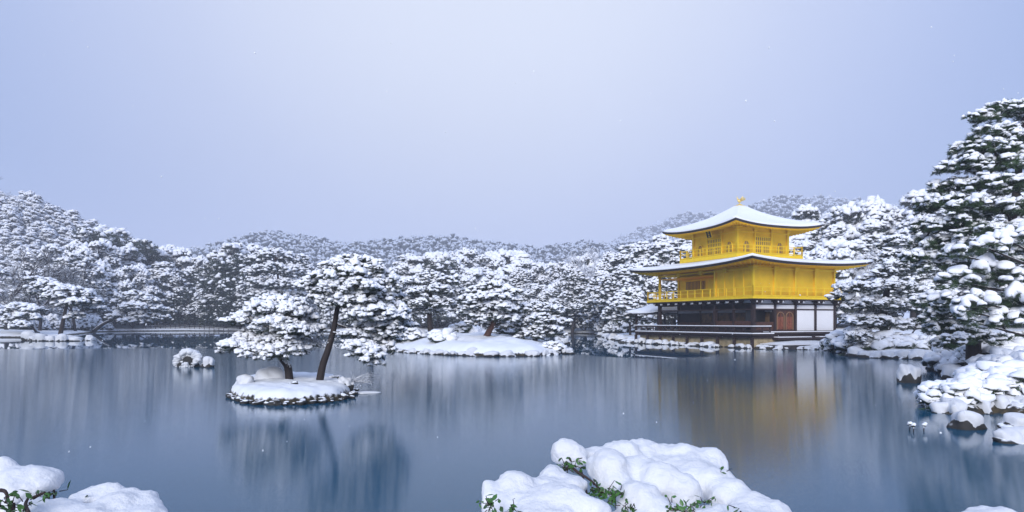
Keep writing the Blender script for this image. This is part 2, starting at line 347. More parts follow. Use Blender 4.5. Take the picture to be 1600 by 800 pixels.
def hill(name, ridge, Yr, front, back, label, nx=120, ny=40, noise_=1.0):
    rp = np.array(ridge, float); pxs = np.linspace(rp[0, 0], rp[-1, 0], nx); top = np.interp(pxs, rp[:, 0], rp[:, 1])
    t = np.linspace(-1, 1, ny); V = []
    for j, tt in enumerate(t):
        Y = Yr+(front if tt < 0 else back)*tt
        prof = math.cos(abs(tt)*math.pi/2)**1.3
        zr = H+(HOR-top)/F*Yr
        X = (pxs-800)/F*Yr
        Z = -1+(zr+1)*prof+noise_*fbm(X, np.full_like(X, Y), .05, Yr)*2.0*prof
        V.append(np.stack([X, np.full_like(X, Y), Z], -1))
    V = np.array(V); o = mesh_obj(name, V, grid_tris(nx, ny), FARTREE); tag(o, label, kind='structure')
    return V
hillL = hill('hill', [(-420, 322), (-200, 318), (-60, 322), (0, 330), (60, 334), (100, 346), (140, 366), (175, 392), (200, 418), (225, 450), (255, 490), (270, 502)], 215, 62, 80, 'steep wooded hill rising behind the left shore')
hillM = hill('hill', [(60, 490), (150, 455), (215, 430), (290, 412), (350, 396), (395, 380), (425, 373), (470, 377), (530, 389), (560, 392), (600, 387), (660, 382), (720, 382), (780, 391), (835, 400), (870, 393), (905, 388), (950, 394), (1000, 384), (1060, 380), (1130, 388), (1250, 378), (1400, 368), (1600, 358)], 470, 150, 200, 'long low wooded ridge behind the far trees', noise_=.8)
hillR = hill('hill', [(1040, 440), (1110, 370), (1150, 344), (1180, 326), (1210, 317), (1240, 317), (1290, 321), (1340, 326), (1420, 340), (1520, 380), (1600, 430)], 640, 160, 200, 'grey blue hill behind the right of the golden pavilion')
hillG = hill('hill', [(880, 440), (960, 385), (1020, 362), (1070, 346), (1110, 341), (1170, 350), (1260, 370), (1360, 420)], 830, 120, 200, 'palest and farthest hill left of the pavilion roof')

# haze: the snowy air that fades the far hills
bmh = bmesh.new(); bmesh.ops.create_cube(bmh, size=1)
for v in bmh.verts: v.co = ((-1000 if v.co.x < 0 else 1000), (-60 if v.co.y < 0 else 1450), (-2.0 if v.co.z < 0 else 136))
mh = bpy.data.meshes.new('haze'); bmh.to_mesh(mh); bmh.free()
hz = bpy.data.objects.new('haze', mh); COL.objects.link(hz); tag(hz, 'pale blue snowy haze over the valley', 'haze', kind='stuff')
hm = bpy.data.materials.new('haze'); hm.use_nodes = True; hn = hm.node_tree; hn.nodes.clear()
ho = hn.nodes.new('ShaderNodeOutputMaterial'); hp = hn.nodes.new('ShaderNodeVolumePrincipled')
hp.inputs['Color'].default_value = (.86, .88, .98, 1); hp.inputs['Density'].default_value = HAZE_D; hp.inputs['Anisotropy'].default_value = 0.0
hn.links.new(hp.outputs[0], ho.inputs['Volume']); mh.materials.append(hm)
if HAZE_D == 0: bpy.data.objects.remove(hz)

# ------------------------------------------------------------------ trees
class Tree:
    def __init__(s, seed, lod):
        s.rs = np.random.RandomState(seed); s.wood, s.leaf, s.snow = [], [], []
        s.lod = lod
        s.tufts = {0: TUFT_FAR, 1: TUFT_MID, 2: TUFT_NEAR}[lod]; s.blobs = {0: BLOB1, 1: BLOB2, 2: BLOB2}[lod]
    def limb(s, pts, r0, r1, sides=6, n=10, jit=.0):
        p = smooth_path(pts, n)
        if jit: p[1:-1] += s.rs.normal(0, jit, (n-2, 3))
        s.wood.append(tube(p, np.linspace(r0, r1, n), sides)); return p
    def clumps(s, pos, r, snow=.85, nt=4, tl=.9, flat=.55, lift=.28, sub=1, drop=.25):
        pos = np.asarray(pos); r = np.asarray(r); n = len(pos); rs = s.rs
        if n == 0: return
        tp = np.repeat(pos, nt, 0); tr = np.repeat(r, nt)
        u = rs.normal(size=(n*nt, 3)); u /= np.linalg.norm(u, axis=1)[:, None]; u *= rs.uniform(.2, .95, (n*nt, 1)); u[:, 2] *= .6
        tp = tp+u*tr[:, None]; tp[:, 2] -= drop*tr
        s.leaf.append(scatter(s.tufts, tp, tr*tl*rs.uniform(.6, 1.1, n*nt), rs, .5))
        k = rs.uniform(size=n) < snow
        sp, sr = pos[k], r[k]
        if sub > 1:
            sp = np.repeat(sp, sub, 0); sr0 = np.repeat(sr, sub)
            o = rs.normal(size=(len(sp), 3))*[.45, .45, .16]; sp = sp+o*sr0[:, None]; sr = sr0*rs.uniform(.5, .92, len(sp))
        sp = sp.copy(); sp[:, 2] += lift*sr
        sc = np.stack([sr*rs.uniform(.75, 1.25, len(sr)), sr*rs.uniform(.75, 1.15, len(sr)), sr*flat*rs.uniform(.75, 1.25, len(sr))], 1)
        s.snow.append(scatter(s.blobs, sp, sc, rs, .25))
    def pad(s, c, rx, ry, rz, cl, dens=1.5, snow=.88, droop=.25, **kw):
        rs = s.rs; n = max(5, int(dens*math.pi*rx*ry/(math.pi*cl*cl)))
        a = rs.uniform(0, 6.283, n); q = np.sqrt(rs.uniform(0, 1, n))
        edge = 1+.22*np.sin(a*3+rs.uniform(0, 6))+.12*np.sin(a*7+rs.uniform(0, 6))
        x = np.cos(a)*q*edge*rx; y = np.sin(a)*q*edge*ry
        z = rz*np.sqrt(np.clip(1-q*q, 0, 1))-droop*rx*q**2+rs.normal(0, .12*rz+.1*cl, n)
        s.clumps(np.stack([c[0]+x, c[1]+y, c[2]+z], 1), cl*rs.uniform(.6, 1.35, n), snow, **kw)
        m = max(3, n//2)                                     # needles without snow, hanging below the pad
        a = rs.uniform(0, 6.283, m); q = np.sqrt(rs.uniform(0, 1, m))
        s.clumps(np.stack([c[0]+np.cos(a)*q*rx, c[1]+np.sin(a)*q*ry, c[2]-.35*rz-droop*rx*q**2+rs.normal(0, .2*rz, m)], 1), np.full(m, cl*.9), 0.40, **kw)
    def build(s, name, loc, woodm=None, leafm=None, names=('trunk', 'crown', 'snow'), rz=0):
        root = empty(name, loc, rz)
        for part, nm, m in ((s.wood, names[0], woodm or BARK), (s.leaf, names[1], leafm or NEEDLE), (s.snow, names[2], (SNOW_F, SNOW_M, SNOW_N)[s.lod])):
            V, T = cat(part)
            if len(V): mesh_obj(nm, V, T, m, root)
        return root

def forest_proto(seed, h, w, conical=0.0, snow=.95, leafm=None, fl=.72, cl=.38, name='evergreen_tree'):
    t = Tree(seed, 0); rs = t.rs
    t.limb([(0, 0, -.5), (rs.normal(0, .2), rs.normal(0, .2), h*.4), (rs.normal(0, .4), rs.normal(0, .4), h*.85)], .02*h+.05, .04, 5, 6)
    nl = rs.randint(20, 25)
    for i in range(nl):
        f = (i+.5)/nl; z = h*(.12+.80*f)
        rad = (w/2)*((1-f)**.8*1.05 if conical else math.sqrt(max(0, 1-((f-.40)/.68)**2)))
        a = i*2.4+rs.uniform(-.5, .5); q = rad*rs.uniform(.35, .8)
        c = np.array([math.cos(a)*q, math.sin(a)*q, z]); lr = w*(.15 if conical else .19)*rs.uniform(.75, 1.25)*(1-.3*f)
        t.limb([(0, 0, z-lr*.9), c*[.5, .5, 1]-[0, 0, lr*.5], c], .05+.006*h, .03, 4, 4)
        n = int(9.5*(lr/cl)**2*.5)+8
        k = np.arange(n)+.5; ph = np.arccos(1-1.72*k/n); th = k*2.39996+rs.uniform(0, 6)
        d = np.stack([np.cos(th)*np.sin(ph), np.sin(th)*np.sin(ph), np.cos(ph)], 1)
        pos = c+d*[lr, lr, lr*.62]*rs.uniform(.75, 1.12, (n, 1))
        upf = d[:, 2] > -.15
        r = cl*rs.uniform(.5, 1.25, n)
        sn_ = snow*(.35+.65*min(1, f*2.2)); t.clumps(pos[upf], r[upf]*1.08, sn_, nt=2, flat=fl)
        t.clumps(pos[~upf], r[~upf], .40*sn_, nt=3, flat=.6)
    return t
def pine_proto(seed, h, w, cl=.35, lod=0, dens=1.2, lean=0.0, npad=13):
    t = Tree(seed, lod); rs = t.rs
    top = np.array([lean, rs.normal(0, .2), h*.92]); mid = np.array([lean*.3+rs.normal(0, .04*h), rs.normal(0, .04*h), h*.45])
    tp = t.limb([(0, 0, -.4), mid, top], .028*h, .01*h, 7, 12)
    for i in range(npad):
        f = (i+.4)/npad; z = h*(.34+.6*f); k = min(11, int((z/h)*11)); base = tp[k]
        rad = (w/2)*(1-f*.75)*rs.uniform(.55, 1.0); a = i*2.4+rs.uniform(-.4, .4)
        q = 0 if i == npad-1 else rad*.62
        c = np.array([base[0]+math.cos(a)*q, base[1]+math.sin(a)*q, z]); pr = (w*.26)*(1.1-.5*f)*rs.uniform(.8, 1.2)
        t.limb([base-[0, 0, .05*h], (base+c)/2-[0, 0, .01*h], c-[0, 0, .02]], .012*h, .004*h, 5, 6)
        t.pad(c, pr, pr*.85, pr*.26, cl, dens)
    return t
def bare_proto(seed, h, levels=7):
    t = Tree(seed, 0); rs = t.rs
    def grow(p, d, ln, r, lv):
        d2 = d+rs.normal(0, .16, 3); m = p+d2*ln*.5; d3 = d2+rs.normal(0, .18, 3)+[0, 0, .05]; d3 /= np.linalg.norm(d3); e = m+d3*ln*.5
        rr = max(r, .022+.004*h/6); t.wood.append(tube([p, m, e], [rr, rr*.9, rr*.75], 5 if lv > 4 else 3, caps=False))
        if lv == 0: return
        for k_ in range(rs.choice([2, 3, 3]) if lv > 1 else 3):
            nd = d3+rs.normal(0, .5, 3)*[1, 1, .6]; nd /= np.linalg.norm(nd); nd[2] = max(nd[2], -.1); grow(e if k_ < 2 else m, nd, ln*rs.uniform(.62, .85), r*.62, lv-1)
    grow(np.array([0, 0, -.3]), np.array([0, 0, 1.0]), h*.27, .017*h+.03, levels)
    return t
def shrub_proto(seed, h, w, cl=.28, lod=0, n=None, snow=.85, fl=.85):
    t = Tree(seed, lod); rs = t.rs
    for i in range(4):
        a = rs.uniform(0, 6.28); t.limb([(0, 0, -.2), (math.cos(a)*w*.2, math.sin(a)*w*.2, h*.6)], .04, .02, 4, 4)
    n = n or int(2.0*(w/cl)**2)
    ph = np.arccos(rs.uniform(-.05, 1, n)); th = rs.uniform(0, 6.283, n); q = rs.uniform(.6, 1.05, n)
    pos = np.stack([np.cos(th)*np.sin(ph)*w/2*q, np.sin(th)*np.sin(ph)*w/2*q, h*.12+np.cos(ph)*h*.75*q], 1)
    t.clumps(pos, cl*rs.uniform(.6, 1.4, n), snow, nt=4, flat=fl)
    return t

PROTO_LOC = (0, -400, 0)
used = set()
def place(proto, x, y, z, rz, s, label, catg, group=None):
    """first use moves the built tree itself, later ones copy it with its parts"""
    if proto.name in used: o = copy_tree(proto)
    else: o = proto; used.add(proto.name)
    o.location = (x, y, z); o.rotation_euler = (0, 0, rz)
    o.scale = s if isinstance(s, tuple) else (s, s, s)
    tag(o, label, catg, group); return o
# ------------------------------------------------------------------ forest belt behind the pond
RF = np.random.RandomState(11)
EV = [forest_proto(20+i, 12, 9.0, snow=(.95, .75, 1.0, .85, .7)[i], cl=(.40, .25, .50, .31, .22)[i], fl=(.7, .95, .8, 1.1, .8)[i]).build('evergreen_tree', PROTO_LOC, leafm=LEAFD) for i in range(5)]
DK = [forest_proto(40+i, 12, 8.5, snow=.62).build('evergreen_tree', PROTO_LOC, leafm=LEAFD) for i in range(2)]
DD = [forest_proto(50+i, 12, 9.5, snow=.12).build('evergreen_tree', PROTO_LOC, leafm=NEEDLE) for i in range(2)]
CN = [forest_proto(60+i, 12, 7.5, conical=1, cl=.34).build('conifer', PROTO_LOC) for i in range(2)]
PN = [pine_proto(80+i, 12, 10, cl=.33, npad=24, dens=1.7).build('pine_tree', PROTO_LOC) for i in range(3)]
BR = [bare_proto(100+i, 12, 7).build('bare_tree', PROTO_LOC, woodm=TWIG) for i in range(3)]
sil = np.array([(-200, 330), (0, 395), (90, 372), (130, 352), (165, 342), (205, 352), (222, 378), (250, 377), (285, 378), (308, 400), (330, 396), (350, 375), (400, 374), (440, 388),
                (520, 398), (600, 392), (640, 386), (700, 380), (725, 383), (780, 386), (860, 396), (920, 392), (950, 370), (990, 356), (1040, 355), (1080, 358), (1140, 350),
                (1200, 342), (1240, 330), (1275, 322), (1300, 309), (1335, 304), (1368, 292), (1395, 306), (1425, 298), (1460, 292), (1520, 285), (1700, 280)], float)
base = np.array([(-200, 105), (60, 108), (110, 122), (160, 138), (290, 146), (430, 135), (640, 124), (900, 116), (930, 104), (1000, 88), (1100, 84), (1300, 74), (1700, 62)], float)
zones = [(-300, 225, 'on the left below the steep hill'), (225, 420, 'on the far shore left of the small island'), (420, 700, 'on the far shore behind the two island pines'),
         (700, 930, 'on the far shore behind the broad island'), (930, 1130, 'left of the golden pavilion'), (1130, 1290, 'behind the golden pavilion'), (1290, 2000, 'right of the golden pavilion')]
rows = [(30, 0), (19, 13), (10, 32), (2, 58)]
WORD = {'evergreen_tree': ('snow covered round crowned evergreen', 'evergreen tree'), 'conifer': ('snow covered pointed conifer', 'conifer'), 'pine_tree': ('snow covered pine with flat pads', 'pine tree'), 'bare_tree': ('frosted leafless tree', 'bare tree')}
def forest_tree(px, Y, ytop, kinds, z=None):
    x = (px-800)/F*Y; z = gh(x, Y) if z is None else z
    h = H+(HOR-ytop)/F*Y-z
    pr = kinds[RF.randint(len(kinds))]
    nm = pr.name.split('.')[0]; w, c = WORD[nm]
    zn = next(q for q in zones if q[0] <= px < q[1])[2]
    s = h/11.6; sw = s*RF.uniform(.88, 1.12)
    place(pr, x, Y, z-.1, RF.uniform(0, 6.28), (sw, sw, s), '%s %s' % (w, zn), c, '%ss %s' % (c, zn))
for ri, (dy, low) in enumerate(rows):
    px = -90.0+ri*17
    while px < 1690:
        Y = np.interp(px, base[:, 0], base[:, 1])+dy+RF.uniform(-2.5, 2.5)
        yt = np.interp(px, sil[:, 0], sil[:, 1])+low+(RF.uniform(-5, 10) if ri < 1 else RF.uniform(-10, 20))+(6 if ri == 0 else 0)
        yt = min(yt, 488)
        if px < 120: kinds = BR+BR+BR+EV if ri != 2 else BR+PN
        elif px < 225: kinds = DK+DD+EV[:2]
        elif px < 420: kinds = DK+DK+EV+PN+BR[:1] if ri < 2 else DD+DD+DK+PN[:1]
        elif 930 < px: kinds = EV+PN+CN+PN+DK[:1]+BR[:1]
        else: kinds = EV+EV+PN+DK+DD[:1]+BR[:3]
        if 860 < px < 915 and ri == 1: kinds = BR
        forest_tree(px, Y, yt, kinds)
        hh = (HOR-yt)/F*Y
        px += max(20, .47*hh*.75*F/Y)*RF.uniform(.8, 1.2)

# the wood on the left hill: trees one can tell apart against the slope
HT = [forest_proto(200+i, 6, 4.6, cl=.26, name='hill_tree').build('evergreen_tree', PROTO_LOC, leafm=LEAFD) for i in range(3)]
hb = [bare_proto(220+i, 7.5, 6).build('bare_tree', PROTO_LOC, woodm=TWIG) for i in range(2)]
cnt = 0
for j in range(2, 21, 1):
    n = 17
    for i in range(n):
        fi = (i+RF.uniform(0, 1))/n
        pxr = -40+fi*320; Xh = (pxr-800)/F*215
        row = hillL[j]; z = np.interp(Xh, row[:, 0], row[:, 2]); Y = row[0, 1]+RF.uniform(-1.5, 1.5)
        if z < 7 or cnt >= 290: continue
        bare = RF.uniform() < (.35 if fi < .35 else .08)
        pr = (hb if bare else HT)[RF.randint(2 if bare else 3)]
        place(pr, Xh, Y, z-.5, RF.uniform(0, 6.28), RF.uniform(.75, 1.25), 'small %s on the slope of the left hill' % ('frosted leafless tree' if bare else 'snow covered evergreen'),
              'bare tree' if bare else 'evergreen tree', '%s on the left hill' % ('bare trees' if bare else 'evergreens'))
        cnt += 1

# far woods on the ridges: one mass each
def far_wood(name, Vh, n, size, label, seed, pxlo, pxhi, jmax):
    rs = np.random.RandomState(seed); ny, nx, _ = Vh.shape; pos = []
    for _ in range(n):
        j = rs.uniform(1, jmax); i = rs.uniform(nx*pxlo, nx*pxhi-1.01); j0, i0 = int(j), int(i); a, b = j-j0, i-i0
        p = (Vh[j0, i0]*(1-a)*(1-b)+Vh[j0+1, i0]*a*(1-b)+Vh[j0, i0+1]*(1-a)*b+Vh[j0+1, i0+1]*a*b); pos.append(p)
    pos = np.array(pos); k_ = 3; pp = np.repeat(pos, k_, 0); s = size*rs.uniform(.6, 1.25, len(pp))
    pp = pp+rs.normal(0, 1, (len(pp), 3))*np.array([.35, .35, .28])*size; pp[:, 2] += size*.35
    V, T = scatter(BLOB1, pp, np.stack([s*.5, s*.5, s*.62], 1), rs, .3)
    o = mesh_obj(name, V, T, FARTREE); tag(o, label, 'forest', kind='stuff')
far_wood('distant_forest', hillM, 11000, 3.4, 'hazy snow dusted forest covering the long low ridge', 5, .05, .95, 23)
far_wood('distant_forest', hillR, 4500, 4.5, 'blue grey forest on the hill behind the pavilion roof', 6, .1, .95, 23)
far_wood('distant_forest', hillL, 6000, 2.2, 'snowy undergrowth covering the steep left hill', 8, .25, .98, 26)

far_wood('distant_forest', hillG, 3000, 6.5, 'faintest forest on the farthest hill, left of the pavilion roof', 12, .15, .9, 23)

# snow covered shrubs along the far shore
SH = [shrub_proto(300+i, 2.2, 3.6, .26).build('shrub', PROTO_LOC, names=('stems', 'foliage', 'snow')) for i in range(4)]
px = -60.0
while px < 1010:
    Y = np.interp(px, base[:, 0], base[:, 1])-RF.uniform(3.5, 6.5)
    x = (px-800)/F*Y; z = gh(x, Y)
    if z > .3 and not (230 < px < 352 and RF.uniform() < .8):
        zn = next(q for q in zones if q[0] <= px < q[1])[2]
        s = RF.uniform(.7, 1.5)*(.6 if 225 < px < 360 else 1)
        place(SH[RF.randint(4)], x, Y, z-.05, RF.uniform(0, 6.28), (s, s, s*RF.uniform(.8, 1.3)), 'low round snowy shrub %s' % zn, 'shrub', 'shrubs '+zn)
    px += RF.uniform(14, 30)

# ------------------------------------------------------------------ pines drawn one by one
def custom_pine(label, px, Y, zb, trunk, pads, cl, lod, seed, r0, woodm=None, leafm=None, name='pine_tree', dens=1.6, sub=1, nt=4, flat=.6, limb_r=.35, depth=.9, group=None, catg='pine tree', tl=.9, grow_=1.0):
    """trunk: [(px, py, dy)], pads: [(px, py, rx_px, rz_px, dy)], all round one base point; every pad is a cloud of clumps on its own branch"""
    t = Tree(seed, lod); rs = t.rs
    root = np.array([(px-800)/F*Y, Y, zb])
    tp = np.array([P(a, b, Y+c) for a, b, c in trunk])-root; tp[0] = (tp[0][0], tp[0][1], -.25)
    n = 6*len(tp); path = t.limb(tp, r0, r0*.35, 10, n)
    nodes = path[len(path)//4:]
    pads = sorted(pads, key=lambda q_: np.min(np.linalg.norm(nodes-(P(q_[0], q_[1], Y+q_[4])-root), axis=1)))
    for (a, b, rx, rz, dy) in pads:
        yy = Y+dy; c = P(a, b, yy)-root; k = yy/F; rx *= k*grow_; rz *= k*grow_
        # leave the trunk a bit below the pad
        d = np.linalg.norm((nodes-c)*[1, 1, 1.5], axis=1); ni = int(np.argmin(d)); q = nodes[ni]; lr_ = limb_r if ni < len(path)-len(path)//4 else limb_r*.6
        m1 = q*.6+c*.4+[0, 0, -.12*abs(c[0]-q[0])+rs.normal(0, .03)]; m2 = q*.25+c*.75+[rs.normal(0, .04), rs.normal(0, .04), -.25*rz]
        lp = t.limb([q, m1, m2, c+[0, 0, -.2*rz]], r0*lr_, r0*.09, 6, 10, jit=.01); nodes = np.concatenate([nodes, lp[4:]])
        for w_ in range(4):
            aa = rs.uniform(0, 6.28); t.limb([m2, (m2+c)/2+[math.cos(aa)*rx*.3, math.sin(aa)*rx*.3, -.2*rz], c+[math.cos(aa)*rx*.75, math.sin(aa)*rx*.75*depth, -.1*rz]], r0*.1, r0*.03, 4, 5)
        t.pad(c, rx, rx*depth, rz, cl, dens, nt=nt, sub=sub, flat=flat, droop=.18, tl=tl)
    o = t.build(name, root, woodm=woodm, leafm=leafm); tag(o, label, catg, group); return o

# two pines on the small island
zi = near_h((453-800)/F*19.3, 19.3)
custom_pine('low spreading pine on the left of the small island, thick with snow', 453, 19.3, zi-.03, [(453, 594, 0), (450, 575, 0), (441, 560, .1), (436, 535, .2), (440, 500, .2), (445, 480, .2)],
    [(372, 541, 26, 7, -.2), (400, 548, 24, 7, -.5), (388, 531, 22, 8, .3), (425, 552, 22, 6, -.7), (448, 545, 26, 8, -.5), (465, 540, 22, 8, .2), (395, 496, 26, 9, .2), (378, 500, 14, 5, -.1), (425, 476, 28, 9, .2), (410, 484, 22, 7, -.4),
     (450, 488, 28, 9, -.2), (470, 500, 26, 9, .3), (486, 518, 18, 7, 0), (462, 516, 26, 9, -.6), (430, 508, 26, 9, -.6), (410, 518, 24, 8, .4), (442, 524, 24, 8, .6), (455, 474, 18, 6, .5), (436, 534, 24, 8, -.3)],
    .085, 2, 501, .12, dens=2.0, grow_=1.22, sub=3, nt=5, flat=.75, tl=1.0)
zi = near_h((497-800)/F*18.9, 18.9)
custom_pine('tall leaning pine on the right of the small island, its trunk bent rightward', 497, 18.9, zi-.03, [(497, 596, 0), (504, 572, 0), (513, 545, 0), (522, 512, .1), (528, 480, .2), (545, 450, .2), (560, 430, .2)],
    [(508, 436, 24, 8, 0), (528, 422, 22, 8, .2), (548, 412, 26, 8, .2), (572, 416, 24, 8, 0), (520, 450, 22, 7, -.5), (545, 430, 26, 8, -.5), (580, 432, 26, 9, .3), (598, 446, 22, 9, 0), (560, 448, 28, 9, -.6),
     (538, 468, 26, 9, -.4), (518, 472, 18, 7, .3), (575, 464, 28, 9, -.2), (604, 466, 24, 9, .4), (615, 488, 20, 9, 0), (590, 490, 26, 9, -.5), (560, 492, 20, 8, -.7), (620, 508, 18, 9, .3), (600, 514, 22, 9, -.2), (580, 508, 20, 8, .5), (612, 528, 14, 7, 0),
     (552, 540, 14, 5, -.8), (566, 552, 18, 7, -.8), (584, 562, 15, 6, -.9), (575, 545, 16, 6, -.6), (548, 522, 15, 4, -.6), (500, 458, 14, 6, .1), (590, 530, 18, 7, .2), (488, 446, 16, 6, .2), (618, 498, 16, 7, -.3), (606, 546, 12, 5, -.3)],
    .085, 2, 502, .11, dens=1.9, grow_=1.28, sub=3, nt=5, flat=.75, tl=1.0)
# middle island
def mz(px, Y): return mid_h((px-800)/F*Y, Y)
custom_pine('upright pine on the left part of the broad island, with a bare lower trunk', 672, 48, mz(672, 48)-.1, [(674, 516, 0), (671, 490, 0), (673, 462, 0), (672, 440, 0)],
    [(648, 440, 24, 5, 0), (672, 432, 24, 6, .5), (696, 438, 26, 5, 0), (652, 456, 22, 5, -.8), (682, 452, 26, 6, -.8), (708, 456, 20, 5, .6), (640, 468, 20, 5, .3), (664, 472, 24, 5, -1), (692, 474, 26, 5, -.6), (715, 470, 14, 4, 0), (672, 484, 24, 4, .6), (644, 480, 15, 4, 0)],
    .17, 1, 511, .22, dens=1.7, sub=2, woodm=BARK)
custom_pine('dense pine on a leaning reddish trunk near the middle of the broad island', 758, 44, mz(758, 44)-.1, [(757, 532, 0), (764, 518, 0), (772, 500, 0), (768, 470, 0), (768, 450, 0)],
    [(768, 447, 22, 5, 0), (748, 454, 22, 5, .4), (788, 456, 22, 5, 0), (735, 466, 18, 5, 0), (765, 464, 30, 6, -.7), (800, 470, 16, 5, .4), (745, 478, 24, 5, -.6), (778, 478, 28, 5, -.6), (803, 484, 16, 4, 0), (735, 488, 18, 4, .2), (762, 494, 26, 5, -.4), (792, 497, 22, 4, -.2), (745, 503, 16, 4, .2), (780, 508, 18, 4, .5)],
    .16, 1, 512, .24, dens=1.7, woodm=BARK_R, nt=6)
custom_pine('bent pine at the left tip of the broad island, behind the leaning pine', 588, 49, mz(588, 49)-.1, [(592, 540, 0), (582, 524, 0), (578, 505, 0), (590, 480, 0), (605, 455, 0)],
    [(600, 442, 24, 6, 0), (622, 452, 20, 6, .4), (580, 460, 22, 6, 0), (630, 470, 20, 6, 0), (605, 470, 26, 6, -.6), (635, 492, 18, 6, 0), (612, 492, 24, 6, -.4), (585, 490, 22, 6, .3), (628, 515, 18, 6, -.3), (608, 522, 16, 5, .2), (565, 505, 16, 5, 0)],
    .17, 1, 513, .3, dens=1.6, sub=2)
custom_pine('wide snow heaped pine at the right end of the broad island', 835, 46, mz(835, 46)-.1, [(835, 536, 0), (838, 515, 0), (836, 490, 0)],
    [(835, 480, 28, 6, 0), (862, 486, 22, 6, .4), (812, 492, 22, 5, 0), (840, 497, 30, 6, -.8), (872, 502, 18, 5, 0), (815, 510, 24, 6, -.6), (850, 514, 26, 6, -1.2), (868, 522, 16, 5, -.5), (828, 524, 20, 5, -1.4)],
    .18, 1, 514, .2, dens=1.7, sub=2)
custom_pine('tall white pine with a reddish trunk behind the low spreading pine', 436, 128, gh((436-800)/F*133, 133), [(440, 516, 0), (436, 470, 0), (434, 430, 0), (430, 400, 0)],
    [(430, 397, 32, 6, 0), (405, 406, 24, 6, 0), (455, 404, 26, 6, 2), (400, 424, 22, 6, 0), (424, 418, 28, 6, -2), (456, 424, 26, 6, 0), (408, 442, 26, 6, -1), (446, 444, 30, 6, -2), (400, 460, 20, 5, 0), (430, 462, 26, 6, -2), (462, 464, 22, 6, 0)],
    .40, 0, 515, .35, dens=1.7, woodm=BARK_R)
# left shore
custom_pine('thin slanting pine with a broad flat top on the left islet', 92, 73.5, isl_h((92-800)/F*73.5, 73.5)-.1, [(93, 524, 0), (99, 500, 0), (104, 478, 0), (108, 462, 0)],
    [(75, 446, 26, 5, 0), (100, 452, 26, 5, -1), (125, 458, 26, 5, 0), (62, 456, 18, 4, 1), (90, 462, 24, 4, -2), (140, 470, 20, 5, 0), (115, 472, 24, 4, -2), (150, 482, 14, 4, 0), (118, 494, 14, 4, -1), (60, 438, 18, 4, 1)],
    .24, 1, 516, .25, dens=1.6)
custom_pine('low snowy pine leaning over the water on the left shore', 35, 88, gh((35-800)/F*88, 88), [(60, 520, 0), (50, 508, 0), (40, 495, 0), (35, 485, 0)],
    [(30, 480, 24, 5, 0), (52, 484, 18, 4, -1), (10, 488, 22, 5, 0), (38, 494, 22, 4, -2), (15, 502, 18, 4, -1), (30, 507, 18, 4, -3), (-12, 482, 22, 5, 0)],
    .27, 1, 517, .25, dens=1.6)
custom_pine('pine with snowy pads on a pale trunk leaning far over the left shore', 152, 120, .5, [(146, 513, 0), (160, 507, 0), (175, 499, 0), (200, 485, 0), (212, 470, 0)],
    [(210, 461, 22, 5, 0), (228, 468, 20, 4, 0), (194, 470, 18, 4, 0), (240, 482, 18, 4, 0), (212, 478, 24, 4, -2), (190, 486, 16, 4, 0), (180, 495, 14, 4, -2), (222, 492, 20, 4, -1), (206, 500, 22, 3, -2), (246, 496, 14, 4, 0)],
    .34, 1, 518, .34, dens=1.6)
# pines between the pavilion and the broad island
for i, (px, Y, yt, w, lab) in enumerate([(893, 100, 418, 9.5, 'tiered snowy pine midway between the broad island and the pavilion'), (942, 84, 430, 8, 'snow laden pine left of the pavilion, behind the low shore shrubs'),
                                        (985, 76, 448, 6.5, 'small tiered pine beside the little side porch roof'), (860, 104, 452, 8, 'low wide pine right behind the end of the broad island'), (972, 88, 412, 9, 'tall pine left of the lower roof tip')]):
    x = (px-800)/F*Y; z = gh(x, Y)
    if z < 0: Y += 10; x = (px-800)/F*Y; z = gh(x, Y)
    h = H+(HOR-yt)/F*Y-z
    o = pine_proto(530+i, h, w, cl=.28, npad=18, dens=1.7).build('pine_tree', (x, Y, z)); tag(o, lab, 'pine tree')
# right bank
custom_pine('wide pine beside the right corner of the pavilion, boughs over the water', 1400, 41, gh((1400-800)/F*41, 41), [(1395, 552, 0), (1385, 530, 0), (1380, 500, 0), (1385, 460, 0), (1390, 420, 0), (1400, 385, 0)],
    [(1400, 378, 26, 6, 0), (1420, 392, 26, 6, .5), (1404, 394, 24, 6, 0), (1398, 400, 24, 6, -.3), (1400, 414, 30, 6, -1), (1388, 426, 26, 6, -1), (1366, 440, 24, 5, .3), (1435, 420, 24, 6, 0), (1330, 448, 26, 5, 0), (1350, 448, 30, 6, -1.4), (1390, 444, 30, 6, -1.5),
     (1425, 450, 24, 6, -.6), (1314, 464, 18, 4, -.4), (1344, 476, 26, 6, -.8), (1370, 474, 30, 6, -1.6), (1410, 478, 30, 6, -1), (1440, 480, 20, 6, 0), (1342, 496, 24, 5, -.5), (1356, 500, 30, 6, -1.6), (1395, 504, 30, 6, -1.2), (1432, 508, 24, 6, -.4),
     (1338, 518, 22, 5, -.6), (1348, 524, 26, 5, -1.8), (1383, 528, 28, 5, -1.4), (1420, 532, 22, 5, -.4), (1345, 536, 22, 4, -1.5)],
    .19, 1, 521, .3, dens=1.9, sub=2, nt=4)
